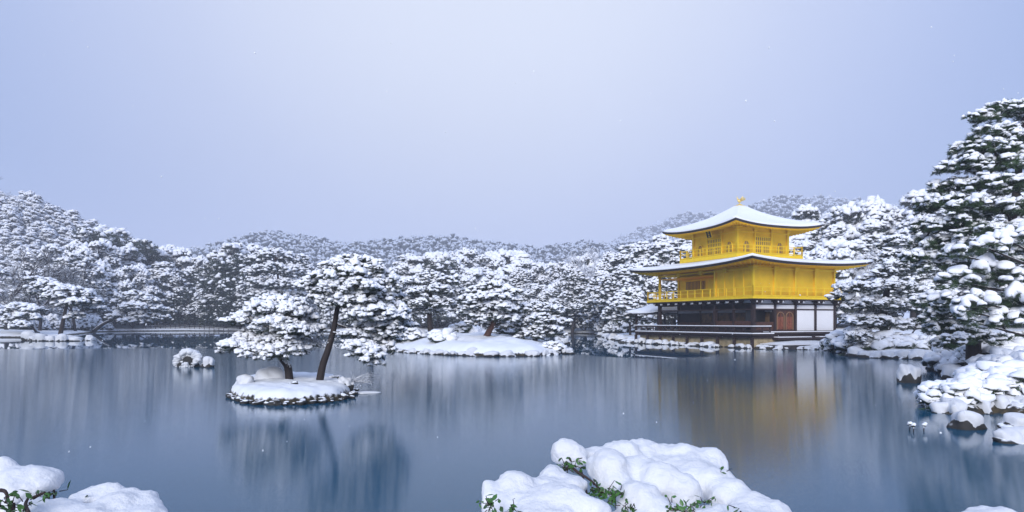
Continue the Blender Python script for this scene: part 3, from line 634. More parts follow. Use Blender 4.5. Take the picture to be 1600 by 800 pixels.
custom_pine('big dark green pine at the right edge, its forked trunk on the near bank', 1522, 24.5, gh((1522-800)/F*24.5, 24.5), [(1522, 572, 0), (1521, 545, 0), (1524, 515, .1), (1538, 480, .3), (1562, 420, .5), (1582, 340, .6), (1592, 260, .6), (1596, 190, .6)],
    [(1574, 170, 30, 8, 0), (1536, 184, 26, 6, 0), (1612, 166, 34, 9, .3), (1655, 176, 36, 9, .3), (1690, 230, 40, 9, .3), (1500, 532, 26, 8, -1.2), (1545, 528, 26, 8, -1.0), (1478, 536, 20, 6, -.4), (1552, 208, 36, 9, -.4), (1512, 230, 26, 7, 0), (1551, 232, 40, 9, -.7), (1590, 218, 40, 9, -.5), (1500, 250, 22, 6, .4), (1478, 264, 20, 6, 0), (1520, 256, 34, 8, -.6),
     (1567, 256, 40, 9, -1), (1610, 250, 34, 9, 0), (1500, 290, 34, 8, 0), (1472, 292, 24, 7, .4), (1545, 286, 40, 9, -1), (1590, 290, 36, 9, -1.2), (1450, 322, 24, 7, .2), (1482, 314, 32, 8, -.5), (1522, 322, 40, 9, -1.2), (1567, 326, 40, 9, -1.4), (1615, 320, 34, 9, 0),
     (1455, 352, 30, 8, .2), (1493, 348, 36, 8, -.8), (1538, 360, 40, 9, -1.4), (1582, 358, 36, 9, -1.5), (1470, 382, 34, 9, 0), (1510, 388, 34, 9, -1), (1434, 402, 28, 8, .3), (1440, 380, 22, 7, .6), (1460, 414, 24, 8, 0), (1500, 408, 34, 8, 1), (1550, 400, 34, 8, .8), (1600, 400, 30, 9, .8),
     (1560, 440, 40, 9, 1), (1600, 470, 36, 9, .6), (1452, 470, 26, 8, 0), (1470, 492, 30, 9, -.3), (1500, 476, 36, 9, -.8), (1466, 512, 24, 8, 0), (1495, 512, 28, 8, -.5), (1560, 500, 36, 9, .8), (1590, 530, 30, 8, .6), (1650, 230, 40, 9, .5), (1650, 300, 40, 9, 0), (1650, 380, 40, 9, 0), (1650, 460, 40, 9, 0)],
    .15, 2, 522, .27, dens=1.5, sub=2, nt=9, flat=.62, leafm=NEEDLE_G, limb_r=.3, tl=1.1)
# a nearer bough thick with snow, reaching in from the right
t = Tree(523, 2); b0 = np.array([(1640-800)/F*19, 19, H-(450-HOR)/F*19]); root = np.array([b0[0]+.6, 19, gh(b0[0]+.6, 19)])
tk = t.limb([(0, 0, -.2), (.15, 0, 1.2), (.05, .1, 2.4), (.2, 0, 3.4), (.5, .2, 5.2)], .2, .09, 9, 16)
for (a, b, rx, rz, dy, cl) in [(1500, 438, 34, 11, 0, .17), (1540, 428, 40, 13, 0, .2), (1578, 432, 34, 11, .2, .19), (1620, 440, 34, 10, .3, .18), (1592, 468, 26, 12, -.5, .2), (1545, 472, 30, 11, -.5, .17), (1510, 482, 24, 10, -.4, .16), (1570, 496, 28, 9, -.3, .14),
                               (1480, 466, 18, 8, .2, .14), (1530, 502, 26, 9, -.2, .14), (1598, 500, 24, 10, -.5, .15), (1575, 372, 34, 8, -.3, .17), (1545, 385, 26, 8, -.4, .14), (1610, 366, 30, 9, -.3, .18), (1640, 400, 30, 9, 0, .18), (1500, 395, 20, 8, -.2, .14)]:
    yy = 19+dy; c = P(a, b, yy)-root; k_ = yy/F; q = tk[min(15, max(3, int((c[2]-.2)/5.2*15)))]
    t.limb([q, q*.5+c*.5+[0, 0, -.12], c-[0, 0, .06]], .06, .02, 6, 8)
    t.blobs = BLOB3; t.pad(c, rx*k_, rx*k_*.8, rz*k_, cl, 1.25, snow=.97, nt=9, sub=1, flat=.72, droop=.2, tl=.85)
o = t.build('pine_tree', root, woodm=BARK, leafm=NEEDLE_G); tag(o, 'nearest pine at the right edge, boughs bowed under thick rounded snow', 'pine tree')
# ------------------------------------------------------------------ the golden pavilion (local x runs along the right face, local y along the left face)
A_, B_, BAY = 8.48, 11.66, 2.12
pav = empty('golden_pavilion', (C0[0], C0[1], 0), math.atan2(DR[1], DR[0]))
tag(pav, 'three storey golden pavilion with snow on both roofs, standing at the water', 'pavilion')
class MB:
    def __init__(s): s.p = []
    def box(s, x0, y0, z0, x1, y1, z1):
        x0, x1 = sorted((x0, x1)); y0, y1 = sorted((y0, y1)); z0, z1 = sorted((z0, z1))
        v = np.array([(x, y, z) for z in (z0, z1) for x, y in ((x0, y0), (x1, y0), (x1, y1), (x0, y1))])
        q = [(0, 3, 2, 1), (4, 5, 6, 7), (0, 1, 5, 4), (1, 2, 6, 5), (2, 3, 7, 6), (3, 0, 4, 7)]
        s.p.append((v, np.array([t for a in q for t in ((a[0], a[1], a[2]), (a[0], a[2], a[3]))]))); return s
    def tube(s, pts, r, sides=8):
        s.p.append(tube(pts, [r]*len(pts) if np.isscalar(r) else r, sides)); return s
    def add(s, V, T): s.p.append((np.asarray(V), np.asarray(T))); return s
    def build(s, name, m, parent, smooth=False, label=None):
        V, T = cat(s.p); o = mesh_obj(name, V, T, m, parent, smooth)
        if label: o['label'] = label
        return o
# base, decks and steps
MB().box(-1.05, -1.2, -.5, A_+1.0, B_+1.6, .74).build('plinth', BEIGE, pav)
MB().box(-1.35, -1.35, .74, A_+1.2, B_+1.65, .94).build('deck_beam', DWOOD, pav)
stp = MB().box(-.6, -3.6, -.5, A_+1.2, -1.2, .30)
for a, b in ((1.6, 2.9), (3.9, 5.6), (6.6, 8.2)): stp.box(a, -4.15, -.5, b, -3.6, .16)
stp.build('stone_terrace', STONE, pav)
ss = MB().box(-.55, -3.5, .30, A_+1.15, -1.25, .37)
for a, b in ((1.5, 2.7), (3.9, 5.5), (6.7, 8.2)): ss.box(a, -4.1, .16, b, -3.62, .22)
ss.build('snow_layer', SNOW, pav)
MB().box(-1.55, -1.55, .94, 0, B_+1.7, 1.08).box(0, -1.55, .941, .5, 0, 1.081).build('veranda_deck', DWOOD, pav)
MB().box(-1.60, -1.60, 1.08, -1.25, B_+1.6, 1.15).box(-1.25, -1.60, 1.08, .5, -1.3, 1.152).build('snow_layer', SNOW, pav)
MB().box(.5, -1.15, 1.0, A_+.5, 0, 1.18).box(.7, -1.75, .62, A_+.4, -1.1, .80).build('entrance_deck', DWOOD, pav)
MB().box(.5, -1.18, 1.18, A_+.5, -.45, 1.235).box(.7, -1.77, .80, A_*.48, -1.2, .85).box(A_*.58, -1.77, .80, A_+.4, -1.2, .852).build('snow_layer', SNOW, pav)
for i in range(9):
    MB().box(-1.45, -1.4+i*1.85, -.4, -1.27, -1.22+i*1.85, .74).build('deck_post', DWOOD, pav)
rl = MB(); sn = MB()
for i in range(17):
    y = -1.5+i*.93; rl.box(-1.52, y, 1.08, -1.44, y+.08, 1.56)
rl.box(-1.53, -1.5, 1.30, -1.45, B_+1.6, 1.36).box(-1.55, -1.55, 1.54, -1.43, B_+1.65, 1.62).box(-1.5, -1.53, 1.30, .2, -1.45, 1.36).box(-1.5, -1.55, 1.54, .25, -1.43, 1.62).box(.15, -1.53, 1.08, .23, -1.45, 1.56).box(-.6, -1.53, 1.08, -.52, -1.45, 1.56)
sn.box(-1.57, -1.57, 1.62, -1.41, B_+1.66, 1.68).box(-1.41, -1.57, 1.62, .26, -1.41, 1.682)
r_ = rl.build('railing', DWOOD, pav, label='dark low railing over the water'); sn.build('snow_layer', SNOW, r_)

# first storey
zf = 1.18
MB().box(0, 0, .95, A_, B_, zf).build('floor', DWOOD, pav)
MB().box(BAY, .1, zf, BAY+.08, B_, 3.62).build('inner_wall', mat('shadowed_boards', (.022, .014, .013), .6, vary=.4, vscale=2), pav)
for j in range(4):
    y = .5+j*2.2
    MB().box(BAY-.05, y, 1.55, BAY-.02, y+1.5, 2.7).build('painted_panel', mat('faded_gold_painting_%d' % j, (.13, .075, .03), .6, vary=.6, vscale=3), pav)
MB().box(.02, .1, 1.62, .06, 4.2, 2.02).box(BAY-.02, 4.24, 1.62, BAY-.06+.0, B_, 1.9).build('wainscot', BWOOD, pav)
for y in (0, 4.24, B_): MB().box(-.13, y-.13 if y else 0.0-.13, zf, .13, y+.13, 3.62).build('column', DWOOD, pav)
for k_ in (1, 3, 4): MB().box(-.06+(0 if k_ == 1 else BAY-.1), BAY*k_-.08, zf, .1+(0 if k_ == 1 else BAY-.1), BAY*k_+.08, 3.62).build('column', DWOOD, pav)
for k_ in (1, 2, 3, 4): MB().box(BAY*k_-.1, -.11, zf, BAY*k_+.1, .11, 3.62).build('column', DWOOD, pav)
for x in (BAY, A_): MB().box(x-.1, B_-.1, zf, x+.1, B_+.1, 3.62).build('column', DWOOD, pav)
MB().box(.13, -.08, 2.87, A_, .08, 2.97).box(.13, -.082, 3.27, A_, .08, 3.36).box(.1, -.10, 1.18, A_, .10, 1.27).box(-.07, .13, 2.87, .07, B_, 2.98).box(-.08, .13, 3.30, .08, B_, 3.40).build('lintel_beam', DWOOD, pav)
for k_ in range(4):
    x0, x1 = BAY*k_+.1, BAY*(k_+1)-.1
    MB().box(x0, -.03, 2.97, x1, .04, 3.27).build('plaster_strip', PLASTER, pav)
    MB().box(x0, -.03, 3.36, x1, .04, 3.62).build('plaster_strip', PLASTER, pav)
    if k_ >= 2: MB().box(x0, -.03, 1.27, x1, .04, 2.87).build('wall_panel', PLASTER, pav, label='large white plaster panel')
ns = [(.13, 2.1), (2.2, 4.1), (4.4, 6.3), (6.5, 8.5), (8.7, 11.5)]
for a, b in ns: MB().box(-.03, a, 3.40, .04, b, 3.62).build('plaster_strip', PLASTER, pav)
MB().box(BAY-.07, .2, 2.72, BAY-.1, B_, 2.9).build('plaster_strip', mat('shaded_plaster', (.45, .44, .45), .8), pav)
# opening and panelled doors on the right face
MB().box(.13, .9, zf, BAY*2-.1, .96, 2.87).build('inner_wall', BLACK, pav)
MB().box(.13, .0, 1.27, BAY-.1, .05, 1.95).build('wainscot', BWOOD, pav)
d = MB().box(BAY+.1, .0, 1.27, BAY*2-.1, .06, 2.87).build('door', BWOOD, pav, label='brown double door with arched panels')
for i in range(2):
    cx = BAY*1.5+(-.46 if i == 0 else .46)
    arch = [(cx-.36, -.03, 1.35)]+[(cx-.36*math.cos(a), -.03, 2.35+.36*math.sin(a)) for a in np.linspace(0, math.pi, 9)]+[(cx+.36, -.03, 1.35)]
    MB().tube(arch, .035, 5).build('door_frame', LATT, d)
    MB().box(cx-.3, -.02, 1.4, cx+.3, -.005, 2.35).box(cx-.02, -.05, 1.35, cx+.02, -.02, 2.7).build('door_leaf', mat('red_brown_door_%d' % i, (.20, .060, .028), .5, vary=.35, vscale=6), d)
# brackets under the gold deck, with snow-white painted ends
for k_ in range(5):
    x = BAY*k_; m = MB().box(x-.42, -.62, 3.50, x+.42, -.08, 3.60).box(x-.28, -.5, 3.38, x+.28, -.12, 3.50).box(x-.12, -.40, 3.26, x+.12, -.12, 3.38).build('bracket', DWOOD, pav)
    MB().box(x-.30, -.66, 3.44, x-.2, -.62, 3.56).box(x+.2, -.66, 3.44, x+.3, -.62, 3.56).build('bracket_tip', PLASTER, m)
for k_ in range(1, 12):
    y = 1.06*k_; m = MB().box(-.62, y-.18, 3.50, -.08, y+.18, 3.60).box(-.5, y-.12, 3.38, -.1, y+.12, 3.50).build('bracket', DWOOD, pav)
    MB().box(-.66, y-.14, 3.44, -.62, y-.04, 3.56).box(-.66, y+.04, 3.44, -.62, y+.14, 3.56).build('bracket_tip', PLASTER, m)

# second storey
ov = .82
MB().box(-ov, -ov, 3.62, A_+ov, B_+ov, 3.70).build('deck_underside', DWOOD, pav)
MB().box(-ov-.03, -ov-.03, 3.70, A_+ov+.03, B_+ov+.03, 3.86).build('balcony_deck', GOLD, pav)
z1, z2 = 3.86, 6.30
MB().box(.02, .02, z1, .09, 4.2, z2).box(.02, .02, z1, A_-.02, .09, z2).box(A_-.09, .02, z1, A_-.02, B_-.02, z2).box(BAY, B_-.09, z1, A_, B_-.02, z2).box(BAY, 4.24, z1, BAY+.07, B_-.1, z2).box(.0, 4.2, z1, BAY, 4.27, z2).build('wall', GOLD_P, pav)
MB().box(.1, 4.3, z1+1.9, BAY, B_, z1+1.96).build('porch_ceiling', GOLD_D, pav)
for x, y in [(0, 0), (0, 4.24), (0, B_), (BAY, B_), (BAY, 6.36), (BAY, 8.48)]+[(BAY*i, 0) for i in (1, 2, 3, 4)]+[(A_, B_), (A_, 4.24), (A_, 8.48)]:
    MB().box(x-.085, y-.085, z1, x+.085, y+.085, z2).build('column', GOLD, pav)
for y in (1.06, 2.12, 3.18): MB().box(-.03, y-.035, z1, .03, y+.035, z2-.25).build('batten', GOLD, pav)
MB().box(-.07, .09, z2-.32, .0, B_, z2-.2).box(.09, -.07, z2-.32, A_, .0, z2-.2).box(-.06, .09, z1, .01, 4.2, z1+.1).box(.09, -.06, z1, A_, .01, z1+.1).build('tie_beam', GOLD, pav)
MB().box(-.2, -.2, z2-.12, A_+.2, B_+.2, z2+.02).build('eaves_beam', GOLD_D, pav)
w = MB().box(BAY-.03, 8.0, 4.75, BAY-.005, 10.6, 5.55).build('window', LATT, pav, label='wide brown lattice window in the recessed wall')
g_ = MB()
for i in range(14): g_.box(BAY-.05, 8.05+i*.19, 4.78, BAY-.032, 8.09+i*.19, 5.52)
g_.build('lattice', GOLD_P, w)
d = MB().box(BAY-.03, 4.7, 3.9, BAY-.004, 7.6, 5.6).build('door', GOLD, pav); MB().box(BAY-.045, 6.1, 3.9, BAY-.032, 6.16, 5.6).build('door_seam', LATT, d)
def railing(x0, y0, x1, y1, zb, h, n, mat_=GOLD, post=.035, name='railing'):
    m = MB(); L_ = math.hypot(x1-x0, y1-y0); dx, dy = (x1-x0)/L_, (y1-y0)/L_; nx, ny = -dy, dx
    def bar(s0, s1, za, zb_, w_):
        ax, ay = x0+dx*s0, y0+dy*s0; bx, by = x0+dx*s1, y0+dy*s1
        m.box(min(ax, bx)-abs(nx)*w_, min(ay, by)-abs(ny)*w_, za, max(ax, bx)+abs(nx)*w_, max(ay, by)+abs(ny)*w_, zb_)
    for i in range(n+1):
        s = L_*i/n; main = (i == 0 or i == n); pw = post*(1.4 if main else 1)
        cx, cy = x0+dx*s, y0+dy*s; m.box(cx-pw, cy-pw, zb, cx+pw, cy+pw, zb+h*(1.12 if main else .97))
    e = post*1.3
    bar(e, L_-e, zb+h*.94, zb+h, post*1.1); bar(e, L_-e, zb+h*.55, zb+h*.61, post*.8); bar(e, L_-e, zb+.04, zb+.11, post)
    return m.build(name, mat_, pav)
o = ov-.05
railing(-o, -o, -o, B_+o, 3.86, .75, 14); railing(-o, -o, A_+o, -o, 3.86, .75, 11); railing(A_+o, -o, A_+o, B_+o, 3.86, .75, 14); railing(-o, B_+o, A_+o, B_+o, 3.86, .75, 11)

# roofs
def ring_roof(cx, cy, ax, ay, tx, ty, z0, z1_, up, n=14, m=22, a=.45, pw=2.1, inset=0.0, dz=0.0, edge=None, rs=None):
    """rings from the eaves to the top; dz lifts the sheet, inset pulls the eaves in"""
    V = []; ss_ = np.linspace(-1, 1, m, endpoint=False)
    for i in range(n+1):
        t = i/n; gx_ = (ax-inset)*(1-t)+tx*t; gy_ = (ay-inset)*(1-t)+ty*t; g = a*t+(1-a)*t**pw
        zc = z0+(z1_-z0)*g+dz
        for side in range(4):
            for s in ss_:
                p = {0: (s*gx_, -gy_), 1: (gx_, s*gy_), 2: (-s*gx_, gy_), 3: (-gx_, -s*gy_)}[side]
                V.append((cx+p[0], cy+p[1], zc+up*abs(s)**2.6*(1-t)**1.6))
    V = np.array(V); K = 4*m; T = []
    for i in range(n):
        for j in range(K):
            k1 = (j+1) % K; T += [(i*K+j, i*K+k1, (i+1)*K+k1), (i*K+j, (i+1)*K+k1, (i+1)*K+j)]
    return V, np.array(T), K
def roof(cx, cy, ax, ay, tx, ty, z0, z1_, up, wx, wy, wz, snow_t, nraf, a=.45):
    V, T, K = ring_roof(cx, cy, ax, ay, tx, ty, z0, z1_, up, a=a)
    # thick shingle edge below the sheet
    E = V[:K].copy(); lo = E.copy(); lo[:, 2] -= .17; c = np.array([cx, cy]); lo[:, :2] = c+(lo[:, :2]-c)*.985
    Ve = np.concatenate([V, lo]); nV = len(V)
    Te = [x for j in range(K) for x in ((j, nV+j, nV+(j+1) % K), (j, nV+(j+1) % K, (j+1) % K))]
    top = list(range(nV-K, nV)); r_ = MB().add(Ve, np.concatenate([T, np.array(Te)])).build('roof', EDGE, pav)
    # golden fascia and soffit down to the wall top
    f0 = lo.copy(); f0[:, :2] = c+(f0[:, :2]-c)*.992; f1 = f0.copy(); f1[:, 2] -= .07; f1[:, :2] = c+(f1[:, :2]-c)*.985
    inner = f1.copy(); ex = np.abs(f1[:, :2]-c)/np.array([ax, ay]); 
    inner[:, :2] = c+(f1[:, :2]-c)*np.array([wx/ax, wy/ay]); inner[:, 2] = wz
    mid = f1*.45+inner*.55; mid[:, 2] = f1[:, 2]*.5+wz*.5+.03
    rings = [lo, f0, f1, mid, inner]; Vs = np.concatenate(rings); Ts = []
    for i in range(4):
        for j in range(K):
            k1 = (j+1) % K; Ts += [(i*K+j, (i+1)*K+j, (i+1)*K+k1), (i*K+j, (i+1)*K+k1, i*K+k1)]
    sf = MB().add(Vs, Ts).build('eaves', GOLD_D, pav, smooth=False)
    rf = MB(); per = []
    for side in range(4):
        for q in range(nraf):
            s = -.97+1.94*q/(nraf-1); j = side*(K//4)+(s+1)/2*(K//4); j0 = int(j) % K; fr = j-int(j); j1 = (j0+1) % K
            po = f1[j0]*(1-fr)+f1[j1]*fr; pm = mid[j0]*(1-fr)+mid[j1]*fr; pi = inner[j0]*(1-fr)+inner[j1]*fr
            dn = np.array([0, 0, -.045]); rf.add(*tube([po+dn*.6, pm+dn, pi+dn], [.032]*3, 4))
    rf.build('rafters', GOLD, sf)
    # snow blanket
    V2, T2, K = ring_roof(cx, cy, ax, ay, tx, ty, z0, z1_, up, a=a, inset=.10, dz=snow_t)
    V2[:, 2] += .03*fbm(V2[:, 0], V2[:, 1], 1.1, 3); 
    mid_ = V2[:K].copy(); mid_[:, :2] = c+(mid_[:, :2]-c)*(1+.09/ax); mid_[:, 2] -= snow_t*.45+.02
    low = V[:K].copy(); low[:, 2] += .012; low[:, :2] = c+(low[:, :2]-c)*(1-.02/ax)
    n2 = len(V2); VV = np.concatenate([V2, mid_, low, [[cx, cy, z1_+snow_t*.9]]]); TT = [tuple(t_) for t_ in T2]
    for o1, o2 in ((0, n2), (n2, n2+K)):
        for j in range(K): k1 = (j+1) % K; TT += [(o1+j, o2+j, o2+k1), (o1+j, o2+k1, o1+k1)]
    if tx < 1:
        for j in range(K): TT.append((n2-K+j, n2-K+(j+1) % K, len(VV)-1))
    MB().add(VV, TT).build('snow_blanket', SNOW, r_, smooth=True)
    return r_
roof(A_/2, B_/2, A_/2+2.0, B_/2+2.0, 2.9, 2.9, 6.40, 7.10, .32, A_/2+.05, B_/2+.05, 6.30, .20, 30, a=.75)
cx3, cy3, hs = 4.0, 5.83, 2.7
# third storey
z3 = 7.42
MB().box(cx3-hs-.55, cy3-hs-.55, 6.70, cx3+hs+.55, cy3+hs+.55, 7.10).box(cx3-hs-.85, cy3-hs-.85, 7.10, cx3+hs+.85, cy3+hs+.85, z3).build('balcony_deck', GOLD, pav)
MB().box(cx3-hs, cy3-hs, z3, cx3+hs, cy3+hs, 9.72).build('wall', GOLD_P, pav)
for sx, sy in ((-1, -1), (1, -1), (1, 1), (-1, 1)):
    MB().box(cx3+sx*hs-.1, cy3+sy*hs-.1, z3, cx3+sx*hs+.1, cy3+sy*hs+.1, 9.72).build('column', GOLD, pav)
for u in (-.9, .9):
    for q in (-1, 1):
        MB().box(cx3+u-.07, cy3+q*(hs+.03)-.07, z3, cx3+u+.07, cy3+q*(hs+.03)+.07, 9.7).build('column', GOLD, pav)
        MB().box(cx3+q*(hs+.03)-.07, cy3+u-.07, z3, cx3+q*(hs+.03)+.07, cy3+u+.07, 9.7).build('column', GOLD, pav)
hb_ = hs+.06
MB().box(cx3-hb_, cy3-hb_, 9.22, cx3+hb_, cy3+hb_, 9.32).box(cx3-hb_+.01, cy3-hb_+.01, z3, cx3+hb_-.01, cy3+hb_-.01, z3+.12).build('tie_beam', GOLD, pav)
def bracket_row(cx, cy, hx, hy, z, n, step):
    for side in range(4):
        for i in range(n):
            s = -1+2*i/(n-1)
            if i == n-1: continue
            p = {0: (s*hx, -hy), 1: (hx, s*hy), 2: (-s*hx, hy), 3: (-hx, -s*hy)}[side]
            x, y = cx+p[0], cy+p[1]
            MB().box(x-.10, y-.10, z, x+.10, y+.10, z+.12).box(x-.24, y-.24, z+.12, x+.24, y+.24, z+.22).box(x-.16, y-.16, z-.1, x+.16, y+.16, z+.0).build('bracket', GOLD, pav)
bracket_row(cx3, cy3, hs+.02, hs+.02, 9.46, 4, 1); bracket_row(A_/2, B_/2, A_/2+.02, B_/2+.02, 5.98, 5, 1)
def face_pt(side, u, off, z):
    """side 0 right face, 3 left face, 1 and 2 the far ones; u runs along the wall"""
    return {0: (cx3+u, cy3-hs-off, z), 1: (cx3+hs+off, cy3+u, z), 2: (cx3-u, cy3+hs+off, z), 3: (cx3-hs-off, cy3-u, z)}[side]
def fbox(m, side, u0, u1, o0, o1, za, zb):
    a = face_pt(side, u0, o0, za); b = face_pt(side, u1, o1, zb); m.box(*a, *b)
for side in range(4):
    for u in (-1.8, 1.8):
        ol = [face_pt(side, u-.36, .04, z3+.2)]+[face_pt(side, u-.36*math.cos(a)*(1-.12*math.sin(a)), .04, z3+.78+.36*math.sin(a)) for a in np.linspace(0, math.pi, 11)]+[face_pt(side, u+.36, .04, z3+.2)]
        w = MB().tube(ol+[ol[0]], .04, 5).build('window', GOLD, pav)
        cpt = np.array(face_pt(side, u, .015, z3+.6)); inner = [cpt]+[np.array(face_pt(side, 0, 0, 0))*0+cpt+(np.array(q)-cpt)*.94 for q in ol]
        inner = [np.array(q) for q in inner]
        for q in inner: 
            if side in (0, 2): q[1] = cpt[1]
            else: q[0] = cpt[0]
        n_ = len(inner); tri = [(0, i, i+1) for i in range(1, n_-1)]+[(0, n_-1, 1)]
        MB().add(inner, tri).build('pane', LATT, w)
        g_ = MB()
        for q in (-.18, 0, .18): fbox(g_, side, u+q-.018, u+q+.018, .025, .045, z3+.22, z3+1.08-abs(q)*.5)
        for q in (.45, .7): fbox(g_, side, u-.34, u+.34, .028, .047, z3+q-.015, z3+q+.015)
        g_.build('lattice', GOLD_P, w)
    dm = MB(); fbox(dm, side, -.82, .82, .005, .03, z3+.12, z3+1.5); dd = dm.build('door', LATT, pav)
    lt = MB()
    for i in range(9): fbox(lt, side, -.82+i*.205-.045, -.82+i*.205+.045, .03, .06, z3+.12, z3+1.5)
    for q in (.18, .75, 1.15, 1.5): fbox(lt, side, -.82, .82, .032, .062, z3+q-.04, z3+q+.04)
    lt.build('lattice', GOLD, dd)
o = hs+.80
railing(cx3-o, cy3-o, cx3-o, cy3+o, z3, .72, 8); railing(cx3-o, cy3-o, cx3+o, cy3-o, z3, .72, 8); railing(cx3+o, cy3-o, cx3+o, cy3+o, z3, .72, 8); railing(cx3-o, cy3+o, cx3+o, cy3+o, z3, .72, 8)
roof(cx3, cy3, hs+1.95, hs+1.95, .32, .32, 9.62, 11.72, .36, hs+.04, hs+.04, 9.74, .20, 26, a=.52)
# name board under the upper eaves of the left face
pl = empty('name_board', (cx3-hs-.55, cy3-.05, 9.02)); pl.parent = pav; pl.rotation_euler = (0, R(-18), 0)
MB().box(-.03, -.28, 0, .03, .28, .56).build('board', BLACK, pl)
MB().box(-.05, -.33, -.05, .04, -.28, .61).box(-.05, .28, -.05, .04, .33, .61).box(-.052, -.28, .56, .042, .28, .61).box(-.052, -.28, -.05, .042, .28, 0).build('frame', GOLD, pl)
st = MB()   # three brushed characters, one below the other, read as strokes at this size
for zc in (.46, .28, .10):
    st.box(-.045, -.10, zc+.045, -.032, .10, zc+.06).box(-.046, -.012, zc-.06, -.032, .012, zc+.07).box(-.047, -.09, zc-.01, -.032, .09, zc+.005).box(-.044, -.08, zc-.07, -.032, -.055, zc-.01).box(-.044, .055, zc-.07, -.032, .085, zc-.01)
st.build('lettering', GOLD, pl)
# finial and phoenix
zt = 11.90
MB().box(cx3-.34, cy3-.34, zt-.3, cx3+.34, cy3+.34, zt+.02).box(cx3-.16, cy3-.16, zt+.02, cx3+.16, cy3+.16, zt+.12).build('roof_finial', GOLD, pav)
ph = MB()
def ell(c, s): V, T = I2; ph.add(V*np.array(s)+np.array(c), T)
b0 = np.array([cx3, cy3, zt])
ph.tube([b0+[.02, -.05, .1], b0+[0, -.05, .34]], .022, 6).tube([b0+[.02, .06, .1], b0+[0, .05, .34]], .022, 6)
ell(b0+[0, 0, .42], (.20, .12, .13))
ph.tube(smooth_path([b0+[-.12, 0, .46], b0+[-.24, 0, .56], b0+[-.24, 0, .68], b0+[-.30, 0, .74]], 8), [.07, .06, .05, .045, .04, .04, .045, .02], 8)
ph.add(*tube([b0+[-.26, 0, .76], b0+[-.22, 0, .84]], [.03, .005], 5))
for sgn in (-1, 1):
    for k_ in range(6):
        e = b0+[.05+.09*k_, sgn*(.38-.03*k_), .80-.055*k_]; ph.tube([b0+[-.04+.03*k_, sgn*.08, .46], (b0+e)/2+[0, sgn*.03, .27], e], [.035, .05, .012], 5)
for k_ in range(5):
    ph.tube(smooth_path([b0+[.15, (k_-2)*.03, .44], b0+[.38, (k_-2)*.07, .52+.03*k_], b0+[.50, (k_-2)*.10, .70+.05*(2-abs(k_-2))]], 6), [.04, .045, .04, .04, .03, .01], 5)
ph.build('phoenix', mat('pale_gold', (.95, .72, .28), .35, metal=.5), pav, smooth=True)

# small side porch over the water on the far left of the building
px0, px1, py0, py1 = 1.0, 4.4, B_+1.6, B_+5.2
V, T, K = ring_roof((px0+px1)/2, (py0+py1)/2, 2.5, 2.6, .12, 1.3, 2.75, 3.6, .12, n=8, m=10, a=.7)
pr_ = MB().add(V, T).box(px0-.7, py0-.7, 2.66, px1+.7, py1+.7, 2.745).build('porch_roof', EDGE, pav)
V, T, K = ring_roof((px0+px1)/2, (py0+py1)/2, 2.5, 2.6, .12, 1.3, 2.75, 3.6, .12, n=8, m=10, a=.7, inset=.05, dz=.16)
low = V[:K].copy(); low[:, 2] -= .15; n2 = len(V)
MB().add(np.concatenate([V, low]), np.concatenate([T, np.array([x for j in range(K) for x in ((j, n2+j, n2+(j+1) % K), (j, n2+(j+1) % K, (j+1) % K))])])).build('snow_blanket', SNOW, pr_, smooth=True)
for x in (px0, px1):
    for y in (py0, py1): MB().box(x-.08, y-.08, -.4, x+.08, y+.08, 2.66).build('column', DWOOD, pav)
MB().box(px0-.1, py0-.1, 1.0, px1+.1, py1+.1, 1.1).build('porch_floor', DWOOD, pav)
MB().box(px0-.04, py0, 1.45, px0+.04, py1, 1.52).box(px0-.04, py0, 2.1, px0+.04, py1, 2.18).box(px0, py0-.04, 1.45, px1, py0+.04, 1.52).box(px0, py0-.04, 2.1, px1, py0+.04, 2.18).build('porch_rail', DWOOD, pav)
# ------------------------------------------------------------------ rocks
I4 = ico(4)
def rock(label, x, y, z, sx, sy, sz, seed, cap=.3, group=None, capx=1.0, catg='rock', name='rock', skew=0.0, lod=3, lump=.30, cz=.38):
    rs = np.random.RandomState(seed); base_ = {2: I3, 3: I4}[lod]
    root = empty(name, (x, y, z), rs.uniform(-.4, .4))
    V = lumpy(base_[0], rs, lump, 2.4); V = lumpy(V, rs, .10, 6)
    V = np.sign(V)*np.abs(V)**.94*np.array([sx, sy, sz]); V[:, 0] += skew*V[:, 2]
    V += 0.5* rs.normal(0, .012*sx, V.shape)
    mesh_obj('stone', V, base_[1], ROCKM, root)
    # the snow sits on the upper part and rounds it off
    S = V.copy(); n = V/np.array([sx, sy, sz])**2; n /= np.linalg.norm(n, axis=1)[:, None]+1e-9
    k_ = np.clip((V[:, 2]/sz-cz+.22*np.sin(V[:, 0]/sx*5+seed)+.12*np.sin(V[:, 0]/sx*11+2*seed))/.3, 0, 1)
    S = V*(1-.06*(1-k_))[:, None]+n*(cap*k_*.35)[:, None]; S[:, 2] += cap*k_*.65
    if cap > 0: mesh_obj('snow_cap', S, base_[1], SNOW_DIM, root)
    tag(root, label, catg, group); return root
def at(px, py): Y = H*F/(py-HOR); return (px-800)/F*Y, Y
x, y = at(288, 574); y += .3; t = Tree(600, 2); root = empty('rock', (x, y, 0)); V = lumpy(lumpy(I4[0], t.rs, .2, 2.2), t.rs, .12, 7)*[.44, .30, .62]; V += t.rs.normal(0, .008, V.shape)
mesh_obj('stone', V, I4[1], ROCKM, root)
ar = smooth_path([(-.48, -.06, .02), (-.46, -.06, .30), (-.30, -.04, .50), (-.02, -.02, .64), (.24, -.04, .62), (.42, -.06, .44), (.40, -.10, .22), (.30, -.18, .14)], 26)
